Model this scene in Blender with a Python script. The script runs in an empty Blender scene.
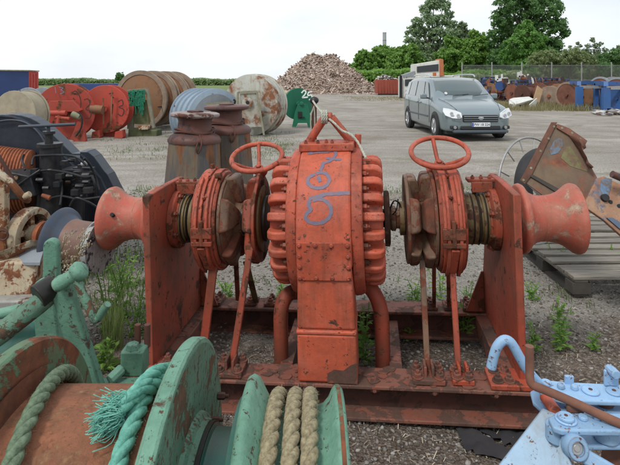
import bpy, bmesh, math, random
import numpy as np
from mathutils import Vector, Matrix, Euler, noise as mnoise
R = math.radians
S = bpy.context.scene
random.seed(7); rng = np.random.default_rng(7)
# ------------------------------------------------------------------ camera, sky, sun, exposure
F = 500.0; CX = 310.0; HY = 80.0; CH = 1.6          # focal length and horizon in photograph pixels, eye height
cam = bpy.data.cameras.new('camera'); co = bpy.data.objects.new('camera', cam)
S.collection.objects.link(co); S.camera = co
co.location = (0, 0, CH); co.rotation_euler = (R(90), 0, 0)
cam.sensor_width = 36; cam.lens = F/620*36; cam.shift_y = -(232.5-HY)/620
cam.clip_start = .05; cam.clip_end = 3000
SUN_EL, SUN_AZ = 52, 215                            # azimuth from +Y clockwise: behind and left
w = bpy.data.worlds.new('World'); S.world = w; w.use_nodes = True
nt = w.node_tree; nt.nodes.clear()
out = nt.nodes.new('ShaderNodeOutputWorld'); bg = nt.nodes.new('ShaderNodeBackground')
sky = nt.nodes.new('ShaderNodeTexSky'); sky.sky_type = 'NISHITA'; sky.sun_disc = False
sky.sun_elevation = R(SUN_EL); sky.sun_rotation = R(SUN_AZ)
tc = nt.nodes.new('ShaderNodeTexCoord'); mp = nt.nodes.new('ShaderNodeMapping'); mp.inputs['Scale'].default_value = (1.2, 1.2, 3.2)
mp.inputs['Location'].default_value = (.35, 0, .1)
nz = nt.nodes.new('ShaderNodeTexNoise'); nz.inputs['Scale'].default_value = 1.3; nz.inputs['Detail'].default_value = 5; nz.inputs['Roughness'].default_value = .5
cr = nt.nodes.new('ShaderNodeValToRGB')
cr.color_ramp.elements[0].position = .36; cr.color_ramp.elements[0].color = (5.9, 6.6, 7.3, 1)
cr.color_ramp.elements[1].position = .60; cr.color_ramp.elements[1].color = (8.2, 8.45, 8.6, 1)
mx = nt.nodes.new('ShaderNodeMix'); mx.data_type = 'RGBA'; mx.inputs[0].default_value = .93
nt.links.new(tc.outputs['Generated'], mp.inputs[0]); nt.links.new(mp.outputs[0], nz.inputs['Vector']); nt.links.new(nz.outputs['Fac'], cr.inputs[0])
nt.links.new(sky.outputs[0], mx.inputs[6]); nt.links.new(cr.outputs[0], mx.inputs[7]); nt.links.new(mx.outputs[2], bg.inputs[0])
bg.inputs[1].default_value = .1; nt.links.new(bg.outputs[0], out.inputs[0])
sl = bpy.data.lights.new('sun', 'SUN'); sl.energy = 1.5; sl.angle = R(11); sl.color = (1, .96, .9)
so = bpy.data.objects.new('sun', sl); S.collection.objects.link(so)
sd = Vector((math.sin(R(SUN_AZ))*math.cos(R(SUN_EL)), math.cos(R(SUN_AZ))*math.cos(R(SUN_EL)), math.sin(R(SUN_EL))))
so.rotation_euler = (-sd).to_track_quat('-Z', 'Y').to_euler()
S.view_settings.view_transform = 'Standard'; S.view_settings.look = 'None'; S.view_settings.exposure = .36; S.view_settings.gamma = 1

# ------------------------------------------------------------------ placing helpers
def P(px, py, Y):
    return Vector(((px-CX)/F*Y, Y, CH-(py-HY)/F*Y))
def G(px, py):                                        # point on the ground
    return P(px, py, CH*F/(py-HY))
def H(px, py, h):                                     # point on a level surface at height h
    return P(px, py, (CH-h)*F/(py-HY))
def LP(o, px, py, val, ax=1):                         # sight line meets a plane of a thing's own frame
    m = o.matrix_world.inverted() if isinstance(o, bpy.types.Object) else o.inverted()
    a = m @ Vector((0, 0, CH)); d = (m @ P(px, py, 1)) - a
    return a + d*((val-a[ax])/d[ax])

# ------------------------------------------------------------------ materials
def _n(nt, t, **k):
    n = nt.nodes.new(t)
    for a, v in k.items(): n.inputs[a].default_value = v
    return n
def _mix(nt, f, a, b, mode='MIX'):
    m = nt.nodes.new('ShaderNodeMix'); m.data_type = 'RGBA'; m.blend_type = mode
    for s, v in ((0, f), (6, a), (7, b)):
        if isinstance(v, bpy.types.NodeSocket): nt.links.new(v, m.inputs[s])
        elif s == 0: m.inputs[0].default_value = v
        else: m.inputs[s].default_value = (*v, 1) if len(v) == 3 else v
    return m.outputs[2]
def _ramp(nt, src, lo, hi, c0=(0, 0, 0, 1), c1=(1, 1, 1, 1)):
    r = nt.nodes.new('ShaderNodeValToRGB'); r.color_ramp.elements[0].position = lo; r.color_ramp.elements[1].position = hi
    r.color_ramp.elements[0].color = c0; r.color_ramp.elements[1].color = c1
    nt.links.new(src, r.inputs[0]); return r.outputs[0]
def _noise(nt, vec, scale, detail=6, rough=.6, dist=0):
    n = _n(nt, 'ShaderNodeTexNoise', Scale=scale, Detail=detail, Roughness=rough, Distortion=dist); nt.links.new(vec, n.inputs['Vector']); return n.outputs['Fac']
def _base(name):
    m = bpy.data.materials.new(name); m.use_nodes = True; nt = m.node_tree
    b = nt.nodes['Principled BSDF']
    t = nt.nodes.new('ShaderNodeTexCoord'); oi = nt.nodes.new('ShaderNodeObjectInfo')
    mul = nt.nodes.new('ShaderNodeMath'); mul.operation = 'MULTIPLY'; mul.inputs[1].default_value = 17
    nt.links.new(oi.outputs['Random'], mul.inputs[0])
    ad = nt.nodes.new('ShaderNodeVectorMath'); ad.operation = 'ADD'
    nt.links.new(t.outputs['Object'], ad.inputs[0]); nt.links.new(mul.outputs[0], ad.inputs[1])
    return m, nt, b, ad.outputs[0], oi.outputs['Random']
def paint(name, base, base2=None, rust=(.13, .045, .02), rust2=(.05, .022, .014), amt=.42, scale=9, rough=.5, dirt=(.10, .08, .06), dirt_amt=.45, bump=.25, metal=0, streak=.5, vary=.12, chip=.03, edge=0, specks=.0, fade=None):
    m, nt, b, v, rnd = _base(name)
    base2 = base2 or tuple(c*.78 for c in base)
    col = _mix(nt, _ramp(nt, _noise(nt, v, scale*.3, 4), .35, .65), base, base2)
    fine = _noise(nt, v, scale*6, 6, .7)
    col = _mix(nt, .35, col, _mix(nt, fine, tuple(c*.55 for c in base), tuple(min(1, c*1.35) for c in base)))
    if fade: col = _mix(nt, _ramp(nt, _noise(nt, v, scale*.55, 7, .7, .5), .48, .66, (0, 0, 0, 1), (.55, .55, .55, 1)), col, fade)
    # grime, broad patches and runs
    mp = nt.nodes.new('ShaderNodeMapping'); mp.inputs['Scale'].default_value = (1.7, 1.7, .11); nt.links.new(v, mp.inputs[0])
    st = _noise(nt, mp.outputs[0], scale*2.2, 6, .65)
    sf = _ramp(nt, st, .5, .75, (0, 0, 0, 1), (streak, streak, streak, 1))
    col = _mix(nt, sf, col, dirt)
    df = _ramp(nt, _noise(nt, v, scale*.8, 8, .7, .4), .45, .72, (0, 0, 0, 1), (dirt_amt,)*3+(1,))
    col = _mix(nt, df, col, dirt)
    # paint loss
    rn = _noise(nt, v, scale, 12, .68, .3)
    th = 1-amt
    rf = _ramp(nt, rn, th, th+chip)
    if specks:
        sp = _ramp(nt, _noise(nt, v, scale*4.5, 8, .75), .64-specks*.1, .67-specks*.1)
        mxx = _n(nt, 'ShaderNodeMath'); mxx.operation = 'MAXIMUM'; nt.links.new(rf, mxx.inputs[0]); nt.links.new(sp, mxx.inputs[1]); rf = mxx.outputs[0]
    if edge:
        bv = nt.nodes.new('ShaderNodeBevel'); bv.samples = 4; bv.inputs['Radius'].default_value = edge
        ge = nt.nodes.new('ShaderNodeNewGeometry'); dt = nt.nodes.new('ShaderNodeVectorMath'); dt.operation = 'DOT_PRODUCT'
        nt.links.new(bv.outputs[0], dt.inputs[0]); nt.links.new(ge.outputs['Normal'], dt.inputs[1])
        em = _n(nt, 'ShaderNodeMath'); em.operation = 'SUBTRACT'; em.inputs[0].default_value = 1.0; nt.links.new(dt.outputs['Value'], em.inputs[1])
        e2 = _n(nt, 'ShaderNodeMath'); e2.operation = 'MULTIPLY_ADD'; e2.inputs[1].default_value = 1.3; nt.links.new(em.outputs[0], e2.inputs[0]); nt.links.new(_noise(nt, v, scale*2.6, 8, .75), e2.inputs[2])
        ef = _ramp(nt, e2.outputs[0], .66, .70)
        mx2 = _n(nt, 'ShaderNodeMath'); mx2.operation = 'MAXIMUM'; nt.links.new(rf, mx2.inputs[0]); nt.links.new(ef, mx2.inputs[1]); rf = mx2.outputs[0]
    rc = _mix(nt, _ramp(nt, _noise(nt, v, scale*3, 8, .7), .35, .65), rust, rust2)
    col = _mix(nt, rf, col, rc)
    hs = nt.nodes.new('ShaderNodeHueSaturation'); nt.links.new(col, hs.inputs['Color'])
    mr = _n(nt, 'ShaderNodeMapRange'); mr.inputs[3].default_value = 1-vary; mr.inputs[4].default_value = 1+vary; nt.links.new(rnd, mr.inputs[0]); nt.links.new(mr.outputs[0], hs.inputs['Value'])
    nt.links.new(hs.outputs[0], b.inputs['Base Color'])
    rg = _n(nt, 'ShaderNodeMapRange'); rg.inputs[3].default_value = rough; rg.inputs[4].default_value = .88
    nt.links.new(rf, rg.inputs[0]); nt.links.new(rg.outputs[0], b.inputs['Roughness'])
    b.inputs['Metallic'].default_value = metal; b.inputs['Specular IOR Level'].default_value = .35
    hsum = _n(nt, 'ShaderNodeMath'); hsum.operation = 'MULTIPLY_ADD'; hsum.inputs[1].default_value = -.6
    nt.links.new(rf, hsum.inputs[0]); nt.links.new(fine, hsum.inputs[2])
    bp = _n(nt, 'ShaderNodeBump', Strength=bump, Distance=.006); nt.links.new(hsum.outputs[0], bp.inputs['Height']); nt.links.new(bp.outputs[0], b.inputs['Normal'])
    return m
def plain(name, base, base2=None, scale=8, rough=.8, bump=.15, metal=0, vary=.15, stretch=None, dist=.004):
    m, nt, b, v, rnd = _base(name)
    base2 = base2 or tuple(c*.6 for c in base)
    if stretch:
        mp = nt.nodes.new('ShaderNodeMapping'); mp.inputs['Scale'].default_value = stretch; nt.links.new(v, mp.inputs[0]); v = mp.outputs[0]
    n = _noise(nt, v, scale, 8, .65)
    col = _mix(nt, _ramp(nt, n, .36, .66), base, base2)
    hs = nt.nodes.new('ShaderNodeHueSaturation'); nt.links.new(col, hs.inputs['Color'])
    mr = _n(nt, 'ShaderNodeMapRange'); mr.inputs[3].default_value = 1-vary; mr.inputs[4].default_value = 1+vary; nt.links.new(rnd, mr.inputs[0]); nt.links.new(mr.outputs[0], hs.inputs['Value'])
    nt.links.new(hs.outputs[0], b.inputs['Base Color']); b.inputs['Roughness'].default_value = rough; b.inputs['Metallic'].default_value = metal
    bp = _n(nt, 'ShaderNodeBump', Strength=bump, Distance=dist); nt.links.new(_noise(nt, v, scale*4, 6, .7), bp.inputs['Height']); nt.links.new(bp.outputs[0], b.inputs['Normal'])
    return m
def solid(name, c, rough=.5, metal=0, coat=0, emit=None, alpha=1, trans=0):
    m = bpy.data.materials.new(name); m.use_nodes = True; b = m.node_tree.nodes['Principled BSDF']
    b.inputs['Base Color'].default_value = (*c, 1); b.inputs['Roughness'].default_value = rough; b.inputs['Metallic'].default_value = metal
    b.inputs['Coat Weight'].default_value = coat; b.inputs['Alpha'].default_value = alpha; b.inputs['Transmission Weight'].default_value = trans
    return m

M = {}
M['red'] = paint('red_lead_paint', (.46, .085, .042), (.32, .058, .034), rust=(.13, .05, .027), amt=.375, scale=9, dirt=(.10, .042, .026), dirt_amt=.6, streak=.6, rough=.55, vary=.06, edge=.010, specks=.5, fade=(.53, .165, .11), bump=.4)
M['redface'] = paint('red_paint_sunbleached', (.54, .108, .055), (.42, .078, .042), rust=(.15, .065, .038), amt=.36, scale=8, dirt=(.15, .06, .036), dirt_amt=.6, streak=.55, fade=(.55, .175, .12), bump=.4, rough=.5, vary=.03, edge=.012, specks=.4)
M['head'] = paint('worn_warping_head_red', (.47, .105, .068), (.37, .082, .054), rust=(.46, .34, .25), rust2=(.16, .07, .045), amt=.485, scale=10, dirt=(.26, .13, .085), dirt_amt=.8, streak=.5, fade=(.50, .20, .14), rough=.5, vary=.03, specks=.4, chip=.09)
M['reddirty'] = paint('dirty_red_paint', (.36, .068, .036), (.20, .052, .03), amt=.47, scale=8, dirt=(.09, .06, .035), dirt_amt=.8, streak=.7, edge=.01, specks=.5)
M['plate'] = paint('side_plate_red', (.38, .070, .038), (.22, .048, .030), rust=(.12, .05, .028), amt=.41, scale=7, fade=(.46, .10, .06), dirt=(.10, .06, .035), dirt_amt=.8, streak=.75, rough=.6, vary=.03, edge=.012, specks=.45)
M['deck'] = paint('rusty_deck_red', (.25, .078, .05), (.17, .07, .05), rust=(.12, .065, .048), rust2=(.085, .045, .034), amt=.5, scale=9, specks=.5, dirt=(.16, .10, .075), dirt_amt=.6, rough=.65, chip=.015, bump=.5)
M['grime'] = paint('greasy_rust', (.115, .07, .042), (.16, .09, .05), rust=(.075, .035, .022), amt=.5, scale=8, rough=.6, dirt=(.03, .022, .016), dirt_amt=.7)
M['olive'] = paint('olive_grime', (.17, .12, .045), (.13, .075, .04), rust=(.10, .04, .022), amt=.48, scale=8, dirt=(.03, .024, .015), dirt_amt=.6)
M['greyrust'] = paint('grey_brown_iron', (.19, .115, .072), (.15, .075, .045), rust=(.19, .055, .03), rust2=(.08, .035, .022), amt=.52, specks=.6, scale=7, dirt=(.05, .035, .025), dirt_amt=.6)
M['black'] = paint('black_grease', (.018, .017, .016), (.03, .025, .02), rust=(.06, .03, .02), amt=.35, scale=10, dirt=(.03, .025, .02), rough=.4)
M['green'] = paint('sea_green_paint', (.135, .285, .205), (.10, .225, .16), fade=(.20, .37, .28), edge=.008, specks=.45, rust=(.10, .05, .03), rust2=(.05, .035, .025), amt=.40, scale=11, dirt=(.06, .13, .08), dirt_amt=.5, streak=.35, rough=.5, bump=.5, chip=.045)
M['greenrust'] = paint('flaked_green_paint', (.12, .25, .175), (.08, .16, .11), specks=.8, fade=(.17, .30, .21), rust=(.17, .085, .045), rust2=(.07, .05, .035), amt=.47, scale=10, dirt=(.10, .10, .06), dirt_amt=.6, rough=.6, bump=.6, chip=.02)
M['darkgreen'] = paint('dark_green_paint', (.03, .13, .10), amt=.36, scale=9, rough=.4)
M['rustgreen'] = paint('rust_with_green_flakes', (.10, .20, .12), (.10, .12, .06), rust=(.21, .07, .033), rust2=(.085, .035, .02), amt=.525, scale=4.5, specks=.2, dirt=(.14, .06, .03), dirt_amt=.6, rough=.6, bump=.5, chip=.02)
M['drum'] = paint('smooth_rust_drum', (.36, .14, .07), (.25, .095, .055), rust=(.36, .21, .11), rust2=(.18, .07, .04), amt=.50, scale=16, dirt=(.17, .075, .045), dirt_amt=.6, rough=.75, bump=.7, chip=.12, specks=.5)
M['blue'] = paint('pale_blue_paint', (.30, .48, .70), (.25, .41, .62), edge=.006, specks=.42, rust=(.23, .11, .07), amt=.37, chip=.06, scale=9, dirt=(.22, .30, .38), dirt_amt=.35, streak=.25, rough=.45)
M['navy'] = paint('navy_paint', (.020, .027, .040), (.014, .019, .028), rust=(.08, .04, .03), amt=.35, scale=5, dirt=(.05, .055, .065), dirt_amt=.5, rough=.42, streak=.2)
M['navylit'] = paint('skylit_navy_paint', (.055, .068, .09), amt=.35, scale=5, dirt=(.06, .065, .08), rough=.45)  # lighter copy of the navy: skylight on the guard rims put into the colour
M['engine'] = paint('oily_engine_black', (.014, .017, .022), (.010, .011, .014), rust=(.07, .035, .02), amt=.38, scale=12, dirt=(.05, .045, .04), dirt_amt=.6, rough=.4)
M['orange'] = plain('orange_rust_cable', (.34, .10, .035), (.17, .05, .025), scale=14)
M['cream'] = paint('cream_paint_rust', (.46, .40, .29), (.36, .30, .21), specks=.5, rust=(.23, .085, .035), rust2=(.11, .04, .02), amt=.50, scale=7, dirt=(.30, .17, .08), dirt_amt=.7, streak=.7, rough=.6)
M['whiterust'] = paint('white_tank_paint_rust', (.48, .49, .44), (.40, .41, .36), rust=(.27, .12, .06), rust2=(.18, .07, .035), amt=.515, scale=2.6, dirt=(.30, .22, .13), dirt_amt=.7, streak=.75, rough=.6, chip=.12)
M['bluegrey'] = paint('blue_grey_paint', (.27, .35, .43), (.23, .30, .38), amt=.36, scale=2.5, dirt=(.22, .24, .26), rough=.55)
M['greyreel'] = paint('grey_reel', (.30, .33, .36), amt=.36, scale=2.5, dirt=(.2, .2, .2), rough=.6)
M['beige'] = plain('beige_rope_reel', (.36, .31, .22), (.25, .22, .16), scale=4)
M['bgred'] = paint('red_reel_paint', (.44, .065, .042), (.36, .055, .038), rust=(.22, .09, .04), amt=.42, scale=2.5, dirt=(.24, .07, .045), dirt_amt=.6, streak=.35, rough=.6)
M['bggreen'] = paint('bottle_green_paint', (.012, .155, .085), (.01, .125, .07), amt=.33, scale=3, dirt=(.03, .08, .05), dirt_amt=.2, rough=.5)
M['brownreel'] = paint('brown_drum_rust', (.27, .135, .065), (.22, .10, .055), rust=(.14, .055, .03), amt=.48, scale=2, dirt=(.22, .15, .10), dirt_amt=.6, rough=.75, chip=.2)
M['paleedge'] = plain('weathered_reel_rim', (.30, .23, .17), (.20, .14, .10), scale=4)
M['concrete'] = plain('mossy_concrete', (.27, .25, .19), (.15, .16, .09), scale=4)
M['moss'] = plain('mossy_block', (.12, .12, .06), (.06, .085, .03), scale=7)
M['cap_top'] = paint('capstan_worn_top', (.36, .30, .29), (.28, .19, .16), rust=(.16, .07, .05), amt=.46, scale=4, dirt=(.22, .17, .16), rough=.6)
M['capred'] = paint('capstan_red', (.14, .052, .038), (.09, .045, .036), rust=(.07, .06, .06), rust2=(.08, .035, .03), amt=.45, scale=5, dirt=(.06, .05, .055), dirt_amt=.6, streak=.6)
M['capcone'] = paint('capstan_striped_rust', (.085, .095, .11), (.13, .10, .08), rust=(.29, .12, .05), rust2=(.11, .06, .04), amt=.51, scale=7, dirt=(.24, .18, .10), dirt_amt=.8, streak=1, rough=.65, chip=.06, specks=.5)
def stretch_material(m, s):                            # runs down the cone
    for n in m.node_tree.nodes:
        if n.type == 'VECT_MATH' and n.operation == 'ADD':
            mp = m.node_tree.nodes.new('ShaderNodeMapping'); mp.inputs['Scale'].default_value = s
            tos = [l.to_socket for l in n.outputs[0].links]
            for q in tos: m.node_tree.links.new(mp.outputs[0], q)
            m.node_tree.links.new(n.outputs[0], mp.inputs[0]); return
stretch_material(M['capcone'], (1, 1, .22))
M['scrap'] = paint('scrap_plate', (.18, .115, .085), (.20, .165, .08), rust=(.36, .12, .06), rust2=(.15, .06, .045), amt=.50, scale=5, dirt=(.09, .065, .055), dirt_amt=.7, chip=.15, rough=.6, specks=.5, vary=0)
M['scraporange'] = paint('scrap_orange', (.38, .17, .085), (.33, .13, .07), rust=(.14, .27, .44), rust2=(.26, .12, .08), amt=.42, scale=4, dirt=(.34, .21, .13), dirt_amt=.6, chip=.05, rough=.6)
M['rustdark'] = plain('dark_rust', (.12, .045, .028), (.07, .03, .02), scale=9)
M['rustbrown'] = plain('brown_rust_rod', (.20, .085, .052), (.11, .05, .035), scale=12)
M['bgrust'] = plain('distant_rust', (.20, .075, .045), (.11, .045, .03), scale=3, vary=.3)
M['bgblue'] = paint('blue_frame_paint', (.035, .12, .33), (.03, .09, .24), amt=.38, scale=3, rough=.5)
M['steel'] = plain('galvanised_steel', (.42, .42, .42), (.33, .32, .31), scale=20, rough=.45, metal=.4)
M['rubber'] = plain('tyre_rubber', (.028, .028, .03), (.018, .018, .019), scale=20, rough=.75)
M['wood'] = plain('weathered_wood', (.25, .225, .19), (.13, .115, .09), scale=5, stretch=(1, 14, 14), bump=.5, vary=.22)
M['wooddark'] = plain('dark_wet_wood', (.07, .06, .05), (.04, .035, .03), scale=5)
M['beigerope'] = plain('beige_rope', (.34, .29, .18), (.15, .12, .07), scale=90, rough=.9, bump=.6)
M['greenrope'] = plain('grey_green_rope', (.22, .30, .19), (.10, .15, .09), scale=90, rough=.9, bump=.6)
M['turqrope'] = plain('turquoise_rope', (.20, .50, .40), (.09, .30, .24), scale=60, rough=.85, bump=.6)
M['greyrope'] = plain('pale_grey_rope', (.45, .45, .38), (.30, .31, .25), scale=60, rough=.9)
M['bluemark'] = plain('blue_marker_paint', (.12, .15, .25), (.26, .15, .17), scale=40, rough=.6)
M['blackmark'] = solid('black_marker_paint', (.06, .02, .02), .8)
M['whitemark'] = solid('white_marker_paint', (.75, .78, .75), .7)
M['plastic'] = plain('dusty_clear_plastic', (.40, .41, .37), (.33, .34, .29), scale=9, rough=.35)
M['woodchip'] = plain('broken_timber', (.42, .30, .21), (.28, .19, .13), scale=.9, vary=.35, bump=.5)
M['net'] = plain('green_net', (.02, .22, .12), (.01, .10, .06), scale=18, rough=.9)
M['white'] = paint('white_paint', (.74, .74, .70), (.55, .55, .50), amt=.36, scale=2, dirt=(.35, .33, .28), rough=.5)
M['dark'] = solid('dark_opening', (.02, .02, .02), .9)
M['glassdark'] = solid('dark_window', (.03, .035, .04), .12)

# ------------------------------------------------------------------ mesh builder
class MB:
    def __init__(s): s.v = []; s.f = []
    def add(s, vs, fs, m=None):
        k = len(s.v)
        s.v += [tuple(m @ Vector(v)) if m is not None else tuple(v) for v in vs]
        s.f += [tuple(i+k for i in f) for f in fs]
        return s
    def box(s, c, d, m=None):
        x, y, z = (q/2 for q in d); c = Vector(c)
        vs = [c+Vector(q) for q in ((-x,-y,-z),(x,-y,-z),(x,y,-z),(-x,y,-z),(-x,-y,z),(x,-y,z),(x,y,z),(-x,y,z))]
        return s.add(vs, [(0,3,2,1),(4,5,6,7),(0,1,5,4),(1,2,6,5),(2,3,7,6),(3,0,4,7)], m)
    def bar(s, a, b, wd, th, up=(0, 0, 1)):            # box from a to b; wd across, th along up
        a = Vector(a); b = Vector(b); d = (b-a); L = d.length; d.normalize(); u = Vector(up); u = (u-d*u.dot(d))
        if u.length < 1e-4: u = Vector((0, 1, 0))-d*d.y
        u.normalize(); r = d.cross(u)
        vs = [a+r*i*wd/2+u*j*th/2+d*k for k in (0, L) for i, j in ((-1,-1),(1,-1),(1,1),(-1,1))]
        return s.add(vs, [(0,1,2,3),(7,6,5,4),(0,4,5,1),(1,5,6,2),(2,6,7,3),(3,7,4,0)])
    def lathe(s, prof, n=48, a=(0, 0, 0), axis=(1, 0, 0), closed=False, wob=0):   # prof: (along, radius)
        ax = Vector(axis).normalized(); q = ax.to_track_quat('X', 'Z').to_matrix(); a = Vector(a); vs = []
        for (t, r) in prof:
            for i in range(n):
                p = 2*math.pi*i/n; vs.append(a + q @ Vector((t, r*math.cos(p), r*math.sin(p))))
        fs = []; k = len(prof)
        for j in range(k if closed else k-1):
            j2 = (j+1) % k
            for i in range(n):
                i2 = (i+1) % n; fs.append((j*n+i, j*n+i2, j2*n+i2, j2*n+i))
        if not closed:
            if prof[0][1] > 1e-5: fs.append(tuple(reversed(range(n))))
            if prof[-1][1] > 1e-5: fs.append(tuple((k-1)*n+i for i in range(n)))
        return s.add(vs, fs)
    def cyl(s, a, b, r, r2=None, n=20):
        a = Vector(a); b = Vector(b); L = (b-a).length
        return s.lathe([(0, r), (L, r if r2 is None else r2)], n, a, b-a)
    def tube(s, pts, r, n=12, closed=False, cap=True):
        pts = [Vector(p) for p in pts]; k = len(pts); vs = []; u = None
        for i, p in enumerate(pts):
            if closed: d = pts[(i+1) % k]-pts[i-1]
            else: d = pts[min(i+1, k-1)]-pts[max(i-1, 0)]
            d.normalize()
            if u is None:
                u = Vector((0, 0, 1)) if abs(d.z) < .9 else Vector((0, 1, 0))
            u = (u-d*u.dot(d)).normalized(); v = d.cross(u)
            rr = r[i] if isinstance(r, (list, tuple)) else r
            for j in range(n):
                q = 2*math.pi*j/n; vs.append(p+u*rr*math.cos(q)+v*rr*math.sin(q))
        fs = []
        for i in range(k if closed else k-1):
            i2 = (i+1) % k
            for j in range(n):
                j2 = (j+1) % n; fs.append((i*n+j, i*n+j2, i2*n+j2, i2*n+j))
        if not closed and cap: fs += [tuple(reversed(range(n))), tuple((k-1)*n+j for j in range(n))]
        return s.add(vs, fs)
    def prism(s, poly, d, o=(0, 0, 0), ux=(1, 0, 0), uy=(0, 0, 1), dn=None):   # polygon in (ux,uy), pushed along dn by d
        ux = Vector(ux); uy = Vector(uy); o = Vector(o); dn = Vector(dn) if dn is not None else ux.cross(uy)
        n = len(poly); vs = [o+ux*p[0]+uy*p[1] for p in poly]; vs += [v+dn*d for v in vs]
        return s.add(vs, [tuple(reversed(range(n))), tuple(range(n, 2*n))]+[(i, (i+1) % n, n+(i+1) % n, n+i) for i in range(n)])
    def slab(s, pts, off):                             # polygon of 3-D points pushed by the vector off
        n = len(pts); off = Vector(off); vs = [Vector(p) for p in pts]; vs += [v+off for v in vs]
        return s.add(vs, [tuple(reversed(range(n))), tuple(range(n, 2*n))]+[(i, (i+1) % n, n+(i+1) % n, n+i) for i in range(n)])
    def hexbolt(s, c, axis, r=.014, h=.012, washer=True):
        c = Vector(c); ax = Vector(axis).normalized()
        if washer: s.lathe([(0, r*1.45), (h*.3, r*1.45)], 12, c, ax)
        s.lathe([(0, r), (h*1.3, r), (h*1.5, r*.8)], 6, c, ax)
        return s.lathe([(0, r*.5), (h*2.2, r*.5)], 8, c, ax)
    def ribbon(s, pts, wd, nrm, th=.002):              # painted stroke: thin flat strip on a surface
        pts = [Vector(p) for p in pts]; k = len(pts); vs = []
        for i, p in enumerate(pts):
            d = (pts[min(i+1, k-1)]-pts[max(i-1, 0)]).normalized(); n = Vector(nrm[i] if isinstance(nrm, list) else nrm).normalized()
            r = d.cross(n).normalized(); w2 = wd/2*(1+.15*math.sin(i*2.1))
            vs += [p-r*w2+n*th, p+r*w2+n*th]
        return s.add(vs, [(2*i, 2*i+1, 2*i+3, 2*i+2) for i in range(k-1)])
    def mesh(s, name, mat, smooth=35):
        me = bpy.data.meshes.new(name); me.from_pydata(s.v, [], s.f)
        me.validate(); bm = bmesh.new(); bm.from_mesh(me); bmesh.ops.recalc_face_normals(bm, faces=bm.faces); bm.to_mesh(me); bm.free()
        me.materials.append(mat if not isinstance(mat, str) else M[mat])
        if smooth: me.shade_smooth(); me.set_sharp_from_angle(angle=R(smooth))
        return me
    def build(s, name, mat, parent=None, bevel=0, smooth=35, seg=2, label=None):
        return put(name, s.mesh(name, mat, smooth), parent, bevel=bevel, seg=seg, label=label)
def put(name, me, parent=None, loc=None, rot=None, bevel=0, seg=2, label=None):
    o = bpy.data.objects.new(name, me); S.collection.objects.link(o)
    if parent: o.parent = parent
    if loc is not None: o.location = loc
    if rot is not None: o.rotation_euler = rot
    if bevel:
        b = o.modifiers.new('bevel', 'BEVEL'); b.width = bevel; b.segments = seg; b.limit_method = 'ANGLE'; b.angle_limit = R(40)
        b.harden_normals = False
    if label: o['label'] = label
    return o
def tag(o, label, cat=None, group=None):
    o['label'] = label
    if cat: o['category'] = cat
    if group: o['group'] = group
    return o
def thing(name, loc, label, cat, rot=(0, 0, 0), sc=1, group=None):
    o = bpy.data.objects.new(name, None); S.collection.objects.link(o); o.location = loc; o.rotation_euler = rot; o.scale = (sc,)*3
    o.empty_display_size = .1
    o.matrix_world = Matrix.Translation(Vector(loc)) @ Euler(rot).to_matrix().to_4x4() @ Matrix.Diagonal((sc, sc, sc, 1))
    return tag(o, label, cat, group)
def copy_tree(o, parent=None):
    c = o.copy(); S.collection.objects.link(c); c.parent = parent
    for ch in o.children: copy_tree(ch, c)
    return c
def smoothpath(pts, k=6):                              # Catmull-Rom
    pts = [Vector(p) for p in pts]; out = []
    for i in range(len(pts)-1):
        a = pts[max(i-1, 0)]; b = pts[i]; c = pts[i+1]; d = pts[min(i+2, len(pts)-1)]
        for j in range(k):
            t = j/k; out.append(.5*((2*b)+(c-a)*t+(2*a-5*b+4*c-d)*t*t+(3*b-3*c+d-a)*t**3))
    out.append(pts[-1]); return out
def resample(pts, step):
    pts = [Vector(p) for p in pts]; out = [pts[0]]; acc = 0
    for i in range(len(pts)-1):
        a, b = pts[i], pts[i+1]; L = (b-a).length
        while L > 0 and acc+L >= step:
            a = a+(b-a)*((step-acc)/L); out.append(a); L = (b-a).length; acc = 0
        acc += L
    out.append(pts[-1]); return out
def rope_mb(path, r, lay=None, strands=3, mb=None, fuzz=22):    # twisted strands round a path
    mb = mb or MB(); lay = lay or r*9; step = lay/16; pts = resample(path, step); k = len(pts); fr = []; u = None
    for i in range(k):
        d = (pts[min(i+1, k-1)]-pts[max(i-1, 0)]).normalized()
        if u is None: u = Vector((0, 0, 1)) if abs(d.z) < .9 else Vector((0, 1, 0))
        u = (u-d*u.dot(d)).normalized(); fr.append((u.copy(), d.cross(u)))
    for s in range(strands):
        ph = 2*math.pi*s/strands
        mb.tube([pts[i]+(fr[i][0]*math.cos(ph+2*math.pi*i*step/lay)+fr[i][1]*math.sin(ph+2*math.pi*i*step/lay))*r*.48 for i in range(k)], r*.57, 12)
    if r > .012:                                       # loose fibres standing off the strands
        rf = random.Random(int(r*1e5)+k); L = k*step
        for _ in range(int(L*fuzz*60)):
            i = rf.randint(1, k-2); a = rf.uniform(0, 6.28); n_ = fr[i][0]*math.cos(a)+fr[i][1]*math.sin(a); d = (pts[i+1]-pts[i-1]).normalized()
            p = pts[i]+n_*r*rf.uniform(.85, 1.02); e = (n_*rf.uniform(.2, .9)+d*rf.uniform(-1, 1)+Vector([rf.gauss(0, .3) for _ in range(3)]))*rf.uniform(.003, .009); q = e.cross(n_).normalized()*.00035
            mb.add([p-q, p+q, p+e*.6+q*.8+n_*.0005, p+e], [(0, 1, 2), (0, 2, 3)])
    return mb
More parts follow.
